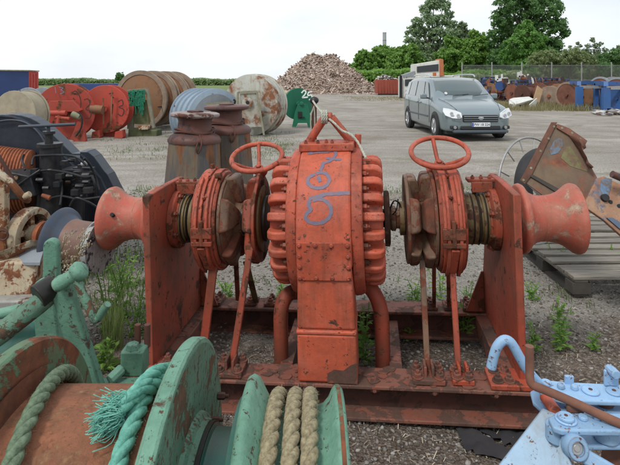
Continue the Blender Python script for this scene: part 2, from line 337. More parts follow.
def text_mesh(txt, size, name, mat, ext=.0):
    c = bpy.data.curves.new(name, 'FONT'); c.body = txt; c.size = size; c.align_x = 'CENTER'; c.align_y = 'CENTER'; c.extrude = ext
    o = bpy.data.objects.new('tmp', c); S.collection.objects.link(o); bpy.context.view_layer.update()
    me = bpy.data.meshes.new_from_object(o.evaluated_get(bpy.context.evaluated_depsgraph_get())); bpy.data.objects.remove(o)
    me.name = name; me.materials.clear(); me.materials.append(M[mat] if isinstance(mat, str) else mat); return me
# ------------------------------------------------------------------ THE SETTING: ground
def ground_mat():
    m = bpy.data.materials.new('yard_gravel'); m.use_nodes = True; nt = m.node_tree; b = nt.nodes['Principled BSDF']
    t = nt.nodes.new('ShaderNodeTexCoord'); v = t.outputs['Object']
    sep = nt.nodes.new('ShaderNodeSeparateXYZ'); nt.links.new(v, sep.inputs[0])
    n1 = _noise(nt, v, .35, 6, .6); n2 = _noise(nt, v, 2.2, 8, .65); n3 = _noise(nt, v, 26, 8, .75); n4 = _noise(nt, v, 110, 4, .7)
    near = _mix(nt, _ramp(nt, n2, .35, .65), (.10, .074, .057), (.20, .162, .132))
    grey = _mix(nt, _ramp(nt, n2, .35, .65), (.25, .235, .21), (.35, .33, .30))
    m0 = _n(nt, 'ShaderNodeMapRange'); m0.inputs[1].default_value = 3.0; m0.inputs[2].default_value = 3.7
    a0 = _n(nt, 'ShaderNodeMath'); a0.operation = 'MULTIPLY_ADD'; a0.inputs[1].default_value = 1.6; a0.inputs[2].default_value = -.8; nt.links.new(n2, a0.inputs[0])
    a1 = _n(nt, 'ShaderNodeMath'); a1.operation = 'ADD'; nt.links.new(a0.outputs[0], a1.inputs[0]); nt.links.new(sep.outputs[1], a1.inputs[1]); nt.links.new(a1.outputs[0], m0.inputs[0])
    near = _mix(nt, m0.outputs[0], near, grey)
    far = _mix(nt, _ramp(nt, n1, .35, .65), (.35, .325, .29), (.50, .475, .43))
    mpt = nt.nodes.new('ShaderNodeMapping'); mpt.inputs['Scale'].default_value = (.42, 1.5, 1); mpt.inputs['Rotation'].default_value = (0, 0, R(-12)); nt.links.new(v, mpt.inputs[0])
    tracks = _noise(nt, mpt.outputs[0], 1.3, 6, .6)
    far = _mix(nt, _ramp(nt, tracks, .45, .62, (0, 0, 0, 1), (.75, .75, .75, 1)), far, (.29, .25, .205))
    far = _mix(nt, _ramp(nt, _noise(nt, v, .42, 8, .72, .8), .5, .62, (0, 0, 0, 1), (.8, .8, .8, 1)), far, (.26, .22, .175))
    # the compacted pale yard starts a few metres out
    mr = _n(nt, 'ShaderNodeMapRange'); mr.inputs[1].default_value = 3.4; mr.inputs[2].default_value = 7.0
    ad = _n(nt, 'ShaderNodeMath'); ad.operation = 'MULTIPLY_ADD'; ad.inputs[1].default_value = 3.5; nt.links.new(n1, ad.inputs[0]); nt.links.new(sep.outputs[1], ad.inputs[2])
    sb = _n(nt, 'ShaderNodeMath'); sb.operation = 'SUBTRACT'; sb.inputs[1].default_value = 1.75; nt.links.new(ad.outputs[0], sb.inputs[0]); nt.links.new(sb.outputs[0], mr.inputs[0])
    col = _mix(nt, mr.outputs[0], near, far)
    # grey chips and dark crumbs
    vo = _n(nt, 'ShaderNodeTexVoronoi', Scale=80); nt.links.new(v, vo.inputs['Vector'])
    hs = nt.nodes.new('ShaderNodeSeparateColor'); nt.links.new(vo.outputs['Color'], hs.inputs[0])
    chip = _ramp(nt, hs.outputs[0], .62, .72, (0, 0, 0, 1), (.5, .5, .5, 1))
    col = _mix(nt, chip, col, (.36, .33, .30))
    dark = _ramp(nt, hs.outputs[1], .78, .88, (0, 0, 0, 1), (.35, .35, .35, 1))
    col = _mix(nt, dark, col, (.07, .058, .048))
    col = _mix(nt, .75, col, _mix(nt, 1.0, col, _ramp(nt, n3, .3, .7, (.6, .6, .6, 1), (1.35, 1.33, 1.3, 1)), 'MULTIPLY'))
    # thin grass film towards the sides
    ax = _n(nt, 'ShaderNodeMath'); ax.operation = 'ABSOLUTE'; nt.links.new(sep.outputs[0], ax.inputs[0])
    gn = _ramp(nt, _noise(nt, v, .55, 8, .7), .56, .68, (0, 0, 0, 1), (.55, .55, .55, 1))
    col = _mix(nt, gn, col, (.14, .145, .06))
    fg = _n(nt, 'ShaderNodeMapRange'); fg.inputs[1].default_value = 62; fg.inputs[2].default_value = 75; nt.links.new(sep.outputs[1], fg.inputs[0])
    col = _mix(nt, fg.outputs[0], col, (.17, .22, .08))
    nt.links.new(col, b.inputs['Base Color']); b.inputs['Roughness'].default_value = .92; b.inputs['Specular IOR Level'].default_value = .2
    s1 = _n(nt, 'ShaderNodeMath'); s1.operation = 'ADD'; nt.links.new(n3, s1.inputs[0]); nt.links.new(vo.outputs['Distance'], s1.inputs[1])
    bp = _n(nt, 'ShaderNodeBump', Strength=.8, Distance=.02); nt.links.new(s1.outputs[0], bp.inputs['Height']); nt.links.new(bp.outputs[0], b.inputs['Normal'])
    return m
M['ground'] = ground_mat()
def gz(x, y):
    d = math.hypot(x, y); a = .022*min(1, 6/(d+.1)) + .05*min(1, max(0, (d-5)/12))
    f = 1.1 if d < 6 else .35
    return a*.0 + (mnoise.noise(Vector((x*1.3, y*1.3, 0)))*.022 + mnoise.noise(Vector((x*5, y*5, 3)))*.008)*min(1, 12/(d+1))
def axis_pts(lo, hi, step, grow, start):
    p = [start]
    while p[-1] < hi: p.append(p[-1]+step*(1 if abs(p[-1]) < 3.2 else 1+(abs(p[-1])-3.2)*grow))
    q = [start]
    while q[-1] > lo: q.append(q[-1]-step*(1 if abs(q[-1]) < 3.2 else 1+(abs(q[-1])-3.2)*grow))
    return sorted(set(p+q))
xs = axis_pts(-900, 900, .045, 1.0, 0); ys = axis_pts(-60, 1500, .045, 1.0, 2.5)
nx, ny = len(xs), len(ys)
gm = bpy.data.meshes.new('ground')
gm.from_pydata([(x, y, gz(x, y)) for y in ys for x in xs], [], [(j*nx+i, j*nx+i+1, (j+1)*nx+i+1, (j+1)*nx+i) for j in range(ny-1) for i in range(nx-1)])
gm.materials.append(M['ground']); gm.shade_smooth()
g = put('ground', gm); g['kind'] = 'structure'

# loose stones (numpy lumps)
def lumps(name, pts, sizes, mat, flat=.6, kind='stuff', seed=3):
    r = np.random.default_rng(seed); n = len(pts)
    ico = np.array([(0,0,1),(.89,0,.45),(.28,.85,.45),(-.72,.53,.45),(-.72,-.53,.45),(.28,-.85,.45),(.72,.53,-.45),(-.28,.85,-.45),(-.89,0,-.45),(-.28,-.85,-.45),(.72,-.53,-.45),(0,0,-1)])
    tri = np.array([(0,1,2),(0,2,3),(0,3,4),(0,4,5),(0,5,1),(1,6,2),(2,7,3),(3,8,4),(4,9,5),(5,10,1),(2,6,7),(3,7,8),(4,8,9),(5,9,10),(1,10,6),(6,11,7),(7,11,8),(8,11,9),(9,11,10),(10,11,6)])
    v = ico[None]*r.uniform(.6, 1.25, (n, 12, 1)); v = v*r.uniform(.6, 1.3, (n, 1, 3)); v[..., 2] *= flat
    a = r.uniform(0, 6.28, n); c, s = np.cos(a)[:, None], np.sin(a)[:, None]
    x = v[..., 0]*c-v[..., 1]*s; y = v[..., 0]*s+v[..., 1]*c
    v = np.stack([x, y, v[..., 2]], -1)*np.array(sizes)[:, None, None]+np.array(pts)[:, None, :]
    return npmesh(name, v.reshape(-1, 3), (tri[None]+(np.arange(n)*12)[:, None, None]).reshape(-1, 3), mat)
def npmesh(name, v, f, mat):
    me = bpy.data.meshes.new(name); k = f.shape[1]
    me.vertices.add(len(v)); me.vertices.foreach_set('co', np.ascontiguousarray(v, dtype=np.float32).ravel())
    me.loops.add(f.size); me.loops.foreach_set('vertex_index', np.ascontiguousarray(f, dtype=np.int32).ravel())
    me.polygons.add(len(f)); me.polygons.foreach_set('loop_start', np.arange(0, f.size, k, dtype=np.int32))
    me.update(calc_edges=True); me.validate(); me.materials.append(M[mat] if isinstance(mat, str) else mat)
    return me
def islandmat(name, cols, rough=.9):
    m = bpy.data.materials.new(name); m.use_nodes = True; nt = m.node_tree; b = nt.nodes['Principled BSDF']
    ge = nt.nodes.new('ShaderNodeNewGeometry'); r = nt.nodes.new('ShaderNodeValToRGB'); r.color_ramp.interpolation = 'CONSTANT'; e = r.color_ramp.elements
    for i in range(len(cols)-2): e.new(.5)
    for i, c in enumerate(cols): e[i].position = i/len(cols)
    for i, c in enumerate(cols): e[i].color = (*c, 1)
    nt.links.new(ge.outputs['Random Per Island'], r.inputs[0]); nt.links.new(r.outputs[0], b.inputs['Base Color']); b.inputs['Roughness'].default_value = rough
    b.inputs['Specular IOR Level'].default_value = .25
    return m
M['stones'] = islandmat('mixed_gravel_stones', [(.10, .08, .065), (.25, .23, .21), (.16, .135, .11), (.19, .17, .15), (.13, .11, .095), (.34, .32, .30), (.12, .10, .085)])
pts, sz = [], []
for i in range(26000):
    y = 1.9+5.5*random.random()**1.5; x = random.uniform(-.75, .75)*y
    s_ = random.choice((.004, .005, .007, .009, .013)); pts.append((x, y, gz(x, y)+s_*.2)); sz.append(s_*(1 if y < 5 else 1.5))
o = put('gravel', lumps('gravel', pts, sz, 'stones')); o['kind'] = 'stuff'; o['label'] = 'loose grey and brown gravel stones spread over the yard'
# wood chips and straw near the frame
mb_v, mb_f = [], []
for i in range(3800):
    y = 1.9+2.6*random.random()**1.3; x = random.uniform(-.55, .75)*y; a = random.uniform(0, 3.14); L = random.uniform(.004, .022)*random.uniform(.5, 1); w_ = random.uniform(.0007, .0022)
    z = gz(x, y)+.004+random.random()*.006; dx, dy = math.cos(a)*L, math.sin(a)*L; nx_, ny_ = -math.sin(a)*w_, math.cos(a)*w_; k = len(mb_v)
    t_ = random.uniform(-.008, .012)
    mb_v += [(x-dx-nx_, y-dy-ny_, z), (x-dx+nx_, y-dy+ny_, z+.001), (x+dx+nx_, y+dy+ny_, z+t_), (x+dx-nx_, y+dy-ny_, z+t_)]; mb_f.append((k, k+1, k+2, k+3))
M['straw'] = islandmat('straw_and_splinters', [(.40, .33, .24), (.16, .10, .06), (.50, .44, .34), (.10, .07, .05), (.30, .24, .17)])
o = put('straw_litter', npmesh('straw_litter', np.array(mb_v), np.array(mb_f), 'straw')); o['kind'] = 'stuff'; o['label'] = 'dry straw and wood splinters littering the dirt'

# ------------------------------------------------------------------ foliage
def leafmat(name, c1, c2, c3):
    m = bpy.data.materials.new(name); m.use_nodes = True; nt = m.node_tree; b = nt.nodes['Principled BSDF']
    ge = nt.nodes.new('ShaderNodeNewGeometry'); r = nt.nodes.new('ShaderNodeValToRGB'); e = r.color_ramp.elements
    e[0].color = (*c1, 1); e[1].color = (*c3, 1); q = e.new(.5); q.color = (*c2, 1)
    nt.links.new(ge.outputs['Random Per Island'], r.inputs[0]); nt.links.new(r.outputs[0], b.inputs['Base Color']); b.inputs['Roughness'].default_value = .6
    tr = nt.nodes.new('ShaderNodeBsdfTranslucent'); nt.links.new(r.outputs[0], tr.inputs[0]); ms = nt.nodes.new('ShaderNodeMixShader'); ms.inputs[0].default_value = .5
    nt.links.new(b.outputs[0], ms.inputs[1]); nt.links.new(tr.outputs[0], ms.inputs[2]); nt.links.new(ms.outputs[0], nt.nodes['Material Output'].inputs[0])
    return m
M['leaf_dense'] = leafmat('dense_leaves', (.15, .28, .055), (.22, .40, .08), (.31, .50, .13))
M['leaf_poplar'] = leafmat('poplar_leaves', (.21, .32, .15), (.30, .42, .22), (.42, .53, .33))
M['leaf_oak'] = leafmat('oak_leaves', (.085, .19, .06), (.13, .26, .08), (.21, .36, .13))
M['leaf_light'] = leafmat('light_green_leaves', (.11, .25, .05), (.16, .34, .07), (.22, .42, .10))
M['leaf_shrub'] = leafmat('brownish_shrub_leaves', (.19, .26, .10), (.27, .34, .15), (.35, .41, .21))
M['leaf_thin'] = leafmat('grey_green_leaves', (.15, .22, .11), (.21, .29, .15), (.29, .37, .21))
M['leaf_weed'] = leafmat('weed_leaves', (.13, .27, .04), (.19, .36, .06), (.27, .44, .10))
M['bark'] = plain('bark', (.10, .08, .06), (.06, .05, .04), scale=6)
def crown_mesh(name, blobs, n, leaf, mat, seed):
    """leaf faces spread through clumps; blobs: (x, y, z, rx, ry, rz)"""
    r = np.random.default_rng(seed); V = []; wt = np.array([b[3]*b[5] for b in blobs]); wt = wt/wt.sum()
    idx = r.choice(len(blobs), n, p=wt); B = np.array(blobs)[idx]
    # every blob is broken into tufts
    tufts = {}
    d = r.normal(size=(n, 3)); d /= np.linalg.norm(d, axis=1)[:, None]
    nt_ = 70; td = r.normal(size=(len(blobs), nt_, 3)); td /= np.linalg.norm(td, axis=2)[..., None]
    trad = r.uniform(.45, 1.0, (len(blobs), nt_, 1)); k = r.integers(0, nt_, n)
    c = td[idx, k]*trad[idx, k]
    p = c + d*r.uniform(0, 1, (n, 1))**.5*.24
    pos = B[:, :3]+p*B[:, 3:6]
    nrm = r.normal(size=(n, 3))*.7+p; nrm[:, 2] += .3; nrm /= np.linalg.norm(nrm, axis=1)[:, None]
    a = np.cross(nrm, r.normal(size=(n, 3))); a /= np.linalg.norm(a, axis=1)[:, None]; b = np.cross(nrm, a)
    s = leaf*r.uniform(.6, 1.4, (n, 1))
    v = np.stack([pos-a*s, pos-b*s*.55, pos+a*s, pos+b*s*.55+nrm*s*.3], 1).reshape(-1, 3)
    return npmesh(name, v, np.arange(4*n).reshape(n, 4), mat)
def tree(name, base, blobs, n, leaf, mat, label, cat='tree', group=None, seed=1, trunk_r=.3, limbs=6, top=None):
    t = thing(name, base, label, cat, group=group); mb = MB(); r = random.Random(seed)
    zt = max(b[2] for b in blobs); zb = min(b[2] for b in blobs)
    pth = [(0, 0, -.1), (r.uniform(-.1, .1), 0, zb*.6+.3), (r.uniform(-.3, .3)*trunk_r*4, 0, (zb+zt)/2), (blobs[0][0]*.4, 0, zt)]
    mb.tube(smoothpath(pth, 4), [trunk_r*(1-.85*i/12) for i in range(13)], 8)
    for b in blobs[:limbs]:
        z0 = max(zb*.5, b[2]*.55); mb.tube([(0, 0, z0), (b[0]*.5, b[1]*.5, (z0+b[2])/2+.2), (b[0], b[1], b[2])], [trunk_r*.45, trunk_r*.3, trunk_r*.08], 6)
    mb.build('trunk', 'bark', t)
    put('crown', crown_mesh('crown', blobs, n, leaf, mat, seed), t)
    return t
def crown_px(base, Y, outline, dy=.9):                 # clumps at (px, py, radius px) -> metres round the tree's base
    k = Y/F; r = random.Random(int(outline[0][0])); out = []
    for (px, py, rp) in outline:
        q = P(px, py, Y)-base; out.append((q.x, r.uniform(-1, 1)*rp*k*.7, q.z, rp*k, rp*k*dy, rp*k*.9))
    return out
def base_at(px, Y): return Vector(((px-CX)/F*Y, Y, 0))
GT = 'trees in the dense green row behind the yard'
row = [(362, 95, [(362, 62, 9), (354, 69, 7), (369, 66, 9), (364, 55, 6), (359, 58, 5), (371, 57, 6), (349, 73, 4)], 'leaf_dense'),
       (382, 98, [(381, 58, 11), (375, 66, 10), (389, 64, 10), (384, 51, 7), (377, 52, 6), (391, 53, 6), (373, 58, 5)], 'leaf_dense'),
       (402, 96, [(401, 60, 12), (395, 68, 10), (410, 62, 11), (404, 51, 7), (396, 53, 6), (412, 50, 7), (417, 58, 8)], 'leaf_dense'),
       (452, 92, [(452, 55, 13), (444, 62, 12), (461, 58, 12), (455, 44, 8), (448, 40, 6)], 'leaf_dense'),
       (476, 90, [(476, 50, 14), (467, 60, 12), (485, 58, 12), (480, 40, 9), (470, 44, 8), (474, 33, 5)], 'leaf_dense')]
lab = ['lowest rounded green tree where the row ends beside the timber heap', 'rounded green tree right below the tall grey chimney', 'dense green tree above the white machine, left of the tall poplar',
       'dense green tree directly behind the van roof, right of the poplar', 'broad green tree between the poplar and the big oak']
for i, (px, Y, bl, mt) in enumerate(row):
    b0 = base_at(px, Y); tree('broadleaf_tree', b0, crown_px(b0, Y, bl+[(bl[0][0], 76, 11), (bl[1][0], 78, 9), (bl[2][0]+2, 78, 9)]), 15000, .24, mt, lab[i], group=GT, seed=10+i)
b0 = base_at(431, 100)
tree('poplar_tree', b0, crown_px(b0, 100, [(434, 2, 9), (425, 10, 7), (444, 6, 7), (450, 14, 5), (428, 20, 8), (440, 20, 8), (451, 24, 6), (417, 22, 6), (413, 30, 6), (422, 32, 8), (434, 34, 8), (446, 34, 8), (455, 32, 4), (408, 40, 5), (416, 44, 8), (428, 46, 9), (441, 46, 9), (452, 44, 6), (424, 60, 10), (438, 60, 10), (436, -12, 9), (428, -8, 6), (446, -8, 6), (436, -28, 8), (407, 33, 3)]), 24000, .20, 'leaf_poplar', 'tall loose-crowned poplar rising above the row behind the van', seed=31, trunk_r=.45, limbs=12)
b0 = base_at(462, 112); tree('small_tree', b0, crown_px(b0, 112, [(462, 27, 6), (456, 34, 6), (468, 34, 6), (463, 44, 8)]), 2600, .3, 'leaf_thin', 'small airy grey-green treetop peeking up right of the poplar', seed=33)
b0 = base_at(527, 85)
tree('oak_tree', b0, crown_px(b0, 85, [(524, 8, 18), (505, 5, 13), (545, 10, 15), (500, 20, 12), (515, 26, 14), (540, 30, 15), (556, 26, 10), (563, 33, 6), (502, 42, 13), (497, 60, 12), (515, 62, 16), (545, 48, 14), (555, 44, 9), (527, -12, 16), (510, -14, 12), (546, -10, 12), (557, 4, 8), (492, 34, 7), (530, 66, 14), (528, -30, 14), (495, 72, 10)]), 42000, .20, 'leaf_oak', 'very large dark oak with a broad crown reaching the picture top', seed=35, trunk_r=.6, limbs=16)
b0 = base_at(524, 72)
tree('maple_tree', b0, crown_px(b0, 72, [(524, 36, 12), (514, 44, 11), (534, 42, 11), (524, 52, 14), (511, 56, 9), (538, 54, 9), (525, 27, 7), (523, 66, 12)]), 17000, .16, 'leaf_light', 'bright green young maple standing in front of the big oak', seed=37)
GB = 'shrubs growing behind the mesh fence'
for i, (px, Y, bl, mt, n, lb) in enumerate([
    (545, 60, [(545, 57, 9), (536, 60, 8), (553, 58, 9), (546, 68, 10), (560, 62, 8)], 'leaf_shrub', 5000, 'brownish shrub behind the fence, just right of the bright maple'),
    (570, 60, [(570, 54, 8), (563, 58, 9), (579, 58, 8), (571, 67, 10), (587, 62, 8), (592, 68, 7)], 'leaf_shrub', 5500, 'wider brownish shrub with bare twigs behind the middle of the fence'),
    (579, 64, [(578, 43, 2), (575, 50, 4), (584, 51, 3), (581, 46, 2), (578, 60, 6), (570, 47, 2)], 'leaf_thin', 600, 'thin bare sapling above the brownish shrubs behind the fence'),
    (594, 62, [(596, 46, 4), (590, 52, 5), (599, 52, 5), (594, 60, 8), (592, 40, 3), (600, 44, 2.5), (588, 46, 3), (604, 50, 3)], 'leaf_thin', 1300, 'slender grey-green sapling with open sky around its top'),
    (612, 60, [(614, 55, 8), (605, 60, 8), (620, 58, 9), (610, 68, 10), (628, 56, 10), (600, 68, 8)], 'leaf_oak', 6500, 'dark green shrub with pale blossom at the right end of the fence')]):
    b0 = base_at(px, Y); tree('shrub', b0, crown_px(b0, Y, bl), int(n*1.6), .11, mt, lb, 'shrub', GB, seed=50+i, trunk_r=.08)
# a second row closes the canopy behind the first
for i, (px, Y, bl, lb) in enumerate([
    (392, 118, [(392, 58, 12), (384, 62, 10), (401, 57, 11), (395, 72, 12)], 'rear tree filling the gap between the trees under the chimney and the poplar'),
    (372, 116, [(372, 62, 10), (364, 66, 9), (380, 60, 9), (372, 74, 11)], 'rear tree filling the row above the red skip'),
    (420, 116, [(420, 58, 13), (410, 62, 11), (431, 57, 12), (424, 73, 13)], 'rear tree low behind the poplar trunk'),
    (466, 114, [(466, 50, 12), (456, 52, 10), (477, 46, 11), (466, 68, 14)], 'rear tree closing the canopy between the poplar and the oak'),
    (490, 112, [(490, 52, 12), (484, 60, 12), (498, 58, 12), (490, 74, 13)], 'rear tree in the gap just left of the big oak'),
    (585, 90, [(585, 62, 9), (575, 65, 9), (596, 62, 8), (585, 72, 10), (606, 60, 7)], 'rear tree low on the skyline above the blue frames'),
    (625, 88, [(622, 54, 9), (612, 60, 9), (632, 54, 10), (622, 68, 11)], 'rear tree at the right picture edge behind the fence')]):
    b0 = base_at(px, Y); tree('broadleaf_tree', b0, crown_px(b0, Y, bl), 9000, .30, 'leaf_dense' if i < 5 else 'leaf_thin', lb, group=GT, seed=80+i)
# far-off hedge and bank at the left, and scrub behind the fence
def hedge(name, x0, x1, Y, h, n, mat, label, seed, depth=3, leaf=.35):
    r = np.random.default_rng(seed); x = r.uniform(x0, x1, n); top = h*(.86+.10*np.sin(x*.17+1)+.07*np.sin(x*.53)+.05*np.sin(x*1.3))
    z = top*r.uniform(0, 1, n)**.6; y = Y+r.uniform(-depth, depth, n); pos = np.stack([x, y, z], 1)
    nrm = r.normal(size=(n, 3)); nrm[:, 1] -= .8; nrm[:, 2] += .4; nrm /= np.linalg.norm(nrm, axis=1)[:, None]
    a = np.cross(nrm, r.normal(size=(n, 3))); a /= np.linalg.norm(a, axis=1)[:, None]; b = np.cross(nrm, a); s = leaf*r.uniform(.6, 1.5, (n, 1))
    v = np.stack([pos-a*s, pos-b*s*.6, pos+a*s, pos+b*s*.6], 1).reshape(-1, 3)
    o = put(name, npmesh(name, v, np.arange(4*n).reshape(n, 4), mat)); o['kind'] = 'stuff'; o['label'] = label; return o
M['leaf_far'] = leafmat('far_green', (.22, .32, .13), (.27, .38, .17), (.33, .44, .22))
hedge('hedge', -100, -18, 150, 1.95, 26000, 'leaf_far', 'pale green hedge bank along the left horizon', 5, leaf=.38)
hedge('scrub', 2, 60, 80, 3.6, 30000, 'leaf_dense', 'dark green undergrowth along the foot of the trees', 6, leaf=.3)
hedge('scrub', 18, 46, 62, 3.1, 16000, 'leaf_shrub', 'dry scrub growing behind the mesh fence', 8, depth=1.2, leaf=.16)
# far low trees dots on left horizon
b0 = base_at(121, 140); tree('tree', b0, crown_px(b0, 140, [(121, 76, 4), (118, 78, 3)]), 700, .3, 'leaf_oak', 'tiny dark tree on the horizon left of the brown drums', seed=71)
# chimney
c = thing('chimney', base_at(384.5, 420), 'tall pale grey concrete chimney far behind the trees', 'chimney')
MB().lathe([(0, 1.8), (20, 1.65), (40.6, 1.5), (40.6, 1.6), (41.6, 1.6), (41.6, 1.3), (41.2, 1.3)], 32, (0, 0, 0), (0, 0, 1)).build('shaft', plain('chimney_concrete', (.30, .31, .33), (.25, .26, .28), scale=.2), c)
MB().lathe([(34.5, 1.56), (34.5, 1.62), (35.1, 1.62), (35.1, 1.56)], 32, (0, 0, 0), (0, 0, 1), closed=True).build('band', plain('chimney_band', (.22, .22, .23), scale=.3), c)
# timber heap
pile_c = base_at(322, 64)
def pile_h(x, y):
    a = Vector((x, y)); h = 0
    for (cx, cy, hh, rr) in ((-1.2, 0, 5.15, 5.9), (1.0, 0.6, 5.2, 6.2), (-2.4, -.5, 3.6, 4.6), (2.8, .6, 3.2, 4.6), (0, 2, 4, 6.5)):
        h = max(h, hh*max(0, 1-math.hypot(x-cx, (y-cy)*1.0)/rr)**.95)
    h = h if h < 4.4 else 4.4+(h-4.4)*.75
    return h+ (mnoise.noise(Vector((x*.7, y*.7, 1)))*.25 if h > .05 else 0)
gx = [i*.25 for i in range(-34, 35)]
pv = [(x, y, max(-.02, pile_h(x, y)-.06)) for y in gx for x in gx]; n = len(gx)
t = thing('timber_heap', pile_c, 'large heap of shredded brown timber beyond the yard', 'heap')
me = bpy.data.meshes.new('heap_body'); me.from_pydata(pv, [], [(j*n+i, j*n+i+1, (j+1)*n+i+1, (j+1)*n+i) for j in range(n-1) for i in range(n-1)]); me.materials.append(M['woodchip'])
o = put('heap_body', me, t); o['kind'] = 'stuff'
V, Fc = [], []
rr = random.Random(4)
for i in range(38000):
    x = rr.uniform(-8.3, 8.3); y = rr.uniform(-8, 4); h = pile_h(x, y)
    if h < .06 and rr.random() > .05: continue
    L = rr.choice((.05, .06, .08, .1, .14, .2, .5 if rr.random() < .25 else .1)); w_ = min(.1, L*rr.uniform(.15, .6)); th = .02; m = Matrix.Translation((x, y, max(h, 0)+.02)) @ Euler((rr.uniform(-.9, .9), rr.uniform(-.9, .9), rr.uniform(0, 6.3))).to_matrix().to_4x4()
    k = len(V); V += [m @ Vector(q) for q in ((-L, -w_, 0), (L, -w_, 0), (L, w_, 0), (-L, w_, 0), (-L, -w_, th*2), (L, -w_, th*2), (L, w_, th*2), (-L, w_, th*2))]
    Fc += [(k+4, k+5, k+6, k+7), (k, k+1, k+5, k+4), (k+1, k+2, k+6, k+5), (k+2, k+3, k+7, k+6), (k+3, k, k+4, k+7)]
M['chips'] = islandmat('timber_pieces', [(.36, .27, .21), (.50, .40, .33), (.24, .18, .145), (.43, .335, .27), (.62, .54, .48), (.32, .225, .18), (.46, .36, .30)])
o = put('timber_pieces', npmesh('timber_pieces', np.array([tuple(v) for v in V]), np.array(Fc), 'chips'), t); o['kind'] = 'stuff'
# log on the yard in front of the heap
mb = MB(); q = G(333, 92.6); mb.box((0, 0, .12), (2.7, .35, .24)); o = mb.build('timber_beam', 'wooddark', bevel=.03); o.location = q; o.rotation_euler = (0, 0, .1)
tag(o, 'low dark timber beam lying at the foot of the timber heap', 'beam')

# ------------------------------------------------------------------ mesh fence
fy = 46
t = thing('mesh_fence', (0, fy, 0), 'long grey wire mesh fence with upright posts behind the scrap reels', 'fence')
M['fencewire'] = solid('fence_wire', (.30, .31, .32), .6)
x0, x1 = (462-CX)/F*fy, (680-CX)/F*fy
mb = MB(); mb.cyl((0, 0, 0), (0, 0, 3.25), .045, n=8); me = mb.mesh('post', 'steel'); x = x0
while x < x1: put('post', me, t, (x, 0, 0)); x += 2.75
mb = MB(); d = .16; ht = 2.95; L = x1-x0; a = -ht
wires = []
while a < L:
    for sgn in (0, 1):
        s0, s1 = (max(a, 0), min(a+ht, L))
        if s1 <= s0: continue
        za, zb_ = (s0-a, s1-a) if sgn == 0 else (ht-(s0-a), ht-(s1-a))
        wires.append(((x0+s0, -.01, za), (x0+s1, -.01, zb_)))
    a += d
V, Fc = [], []
for (p, q) in wires:
    k = len(V); w_ = .011; V += [(p[0], p[1], p[2]-w_), (p[0], p[1]-w_, p[2]+w_), (q[0], q[1]-w_, q[2]+w_), (q[0], q[1], q[2]-w_)]; Fc.append((k, k+1, k+2, k+3))
o = put('wire_mesh', npmesh('wire_mesh', np.array(V), np.array(Fc), 'fencewire'), t); o['kind'] = 'stuff'
for z in (.3, 1.6, 2.95): mb.bar((x0, -.03, z), (x1, -.03, z), .025, .025)
mb.build('rail_wire', 'fencewire', t)
# ------------------------------------------------------------------ THE RED ANCHOR WINDLASS
WS = 1.09
W = thing('anchor_windlass', (.139, 2.758, 0.004), 'large red anchor windlass with two handwheels and a ribbed gear case', 'windlass', rot=(0, R(-1.9), R(-7)), sc=WS)
def wl(px, py, yp): return LP(W, px, py, yp)
AZ = .765                                              # shaft height in the windlass's own units
# frame: front and rear beams (I section), end beams
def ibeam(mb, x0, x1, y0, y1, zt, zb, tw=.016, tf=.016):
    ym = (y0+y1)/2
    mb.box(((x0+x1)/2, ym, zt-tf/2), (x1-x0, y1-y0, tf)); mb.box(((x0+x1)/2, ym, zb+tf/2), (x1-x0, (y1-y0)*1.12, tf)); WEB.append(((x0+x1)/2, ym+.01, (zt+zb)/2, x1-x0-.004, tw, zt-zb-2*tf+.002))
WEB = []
M['web'] = paint('shaded_rust_web', (.10, .038, .028), (.075, .03, .024), rust=(.055, .03, .024), amt=.48, scale=9, dirt=(.05, .032, .024), dirt_amt=.7, rough=.8)  # muddy rust, darkened further to paint in the shade under the beam flanges
mb = MB(); ibeam(mb, -.90, .905, -.385, -.24, .155, .008); mb.build('front_beam', 'deck', W, bevel=.004)
mb = MB(); ibeam(mb, -.90, .92, .31, .46, .155, .008); mb.build('rear_beam', 'deck', W, bevel=.004)
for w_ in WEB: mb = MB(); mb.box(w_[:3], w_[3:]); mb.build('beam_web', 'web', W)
for x in (-.80, .80):
    mb = MB(); mb.box((x, .035, .10), (.09, .545, .10)); mb.build('cross_beam', 'deck', W, bevel=.004)
for x in (-.22, .30):
    mb = MB(); mb.box((x, .035, .07), (.06, .545, .08)); mb.build('cross_beam', 'deck', W, bevel=.004)
# loose paint and rust scabs on the front beam
mb = MB(); r_ = random.Random(3)
for i in range(46):
    x = r_.uniform(-.5, .8); y = r_.uniform(-.375, -.25); n = r_.randint(5, 8); rr_ = r_.uniform(.012, .04); a0 = r_.random()*6
    mb.prism([(rr_*r_.uniform(.6, 1.2)*math.cos(a0+6.283*j/n), .8*rr_*r_.uniform(.6, 1.1)*math.sin(a0+6.283*j/n)) for j in range(n)], .0025+.002*r_.random(), (x, y, .1555), (1, 0, 0), (0, 1, 0))
o = mb.build('rust_scab', 'deck', W); o['kind'] = 'stuff'
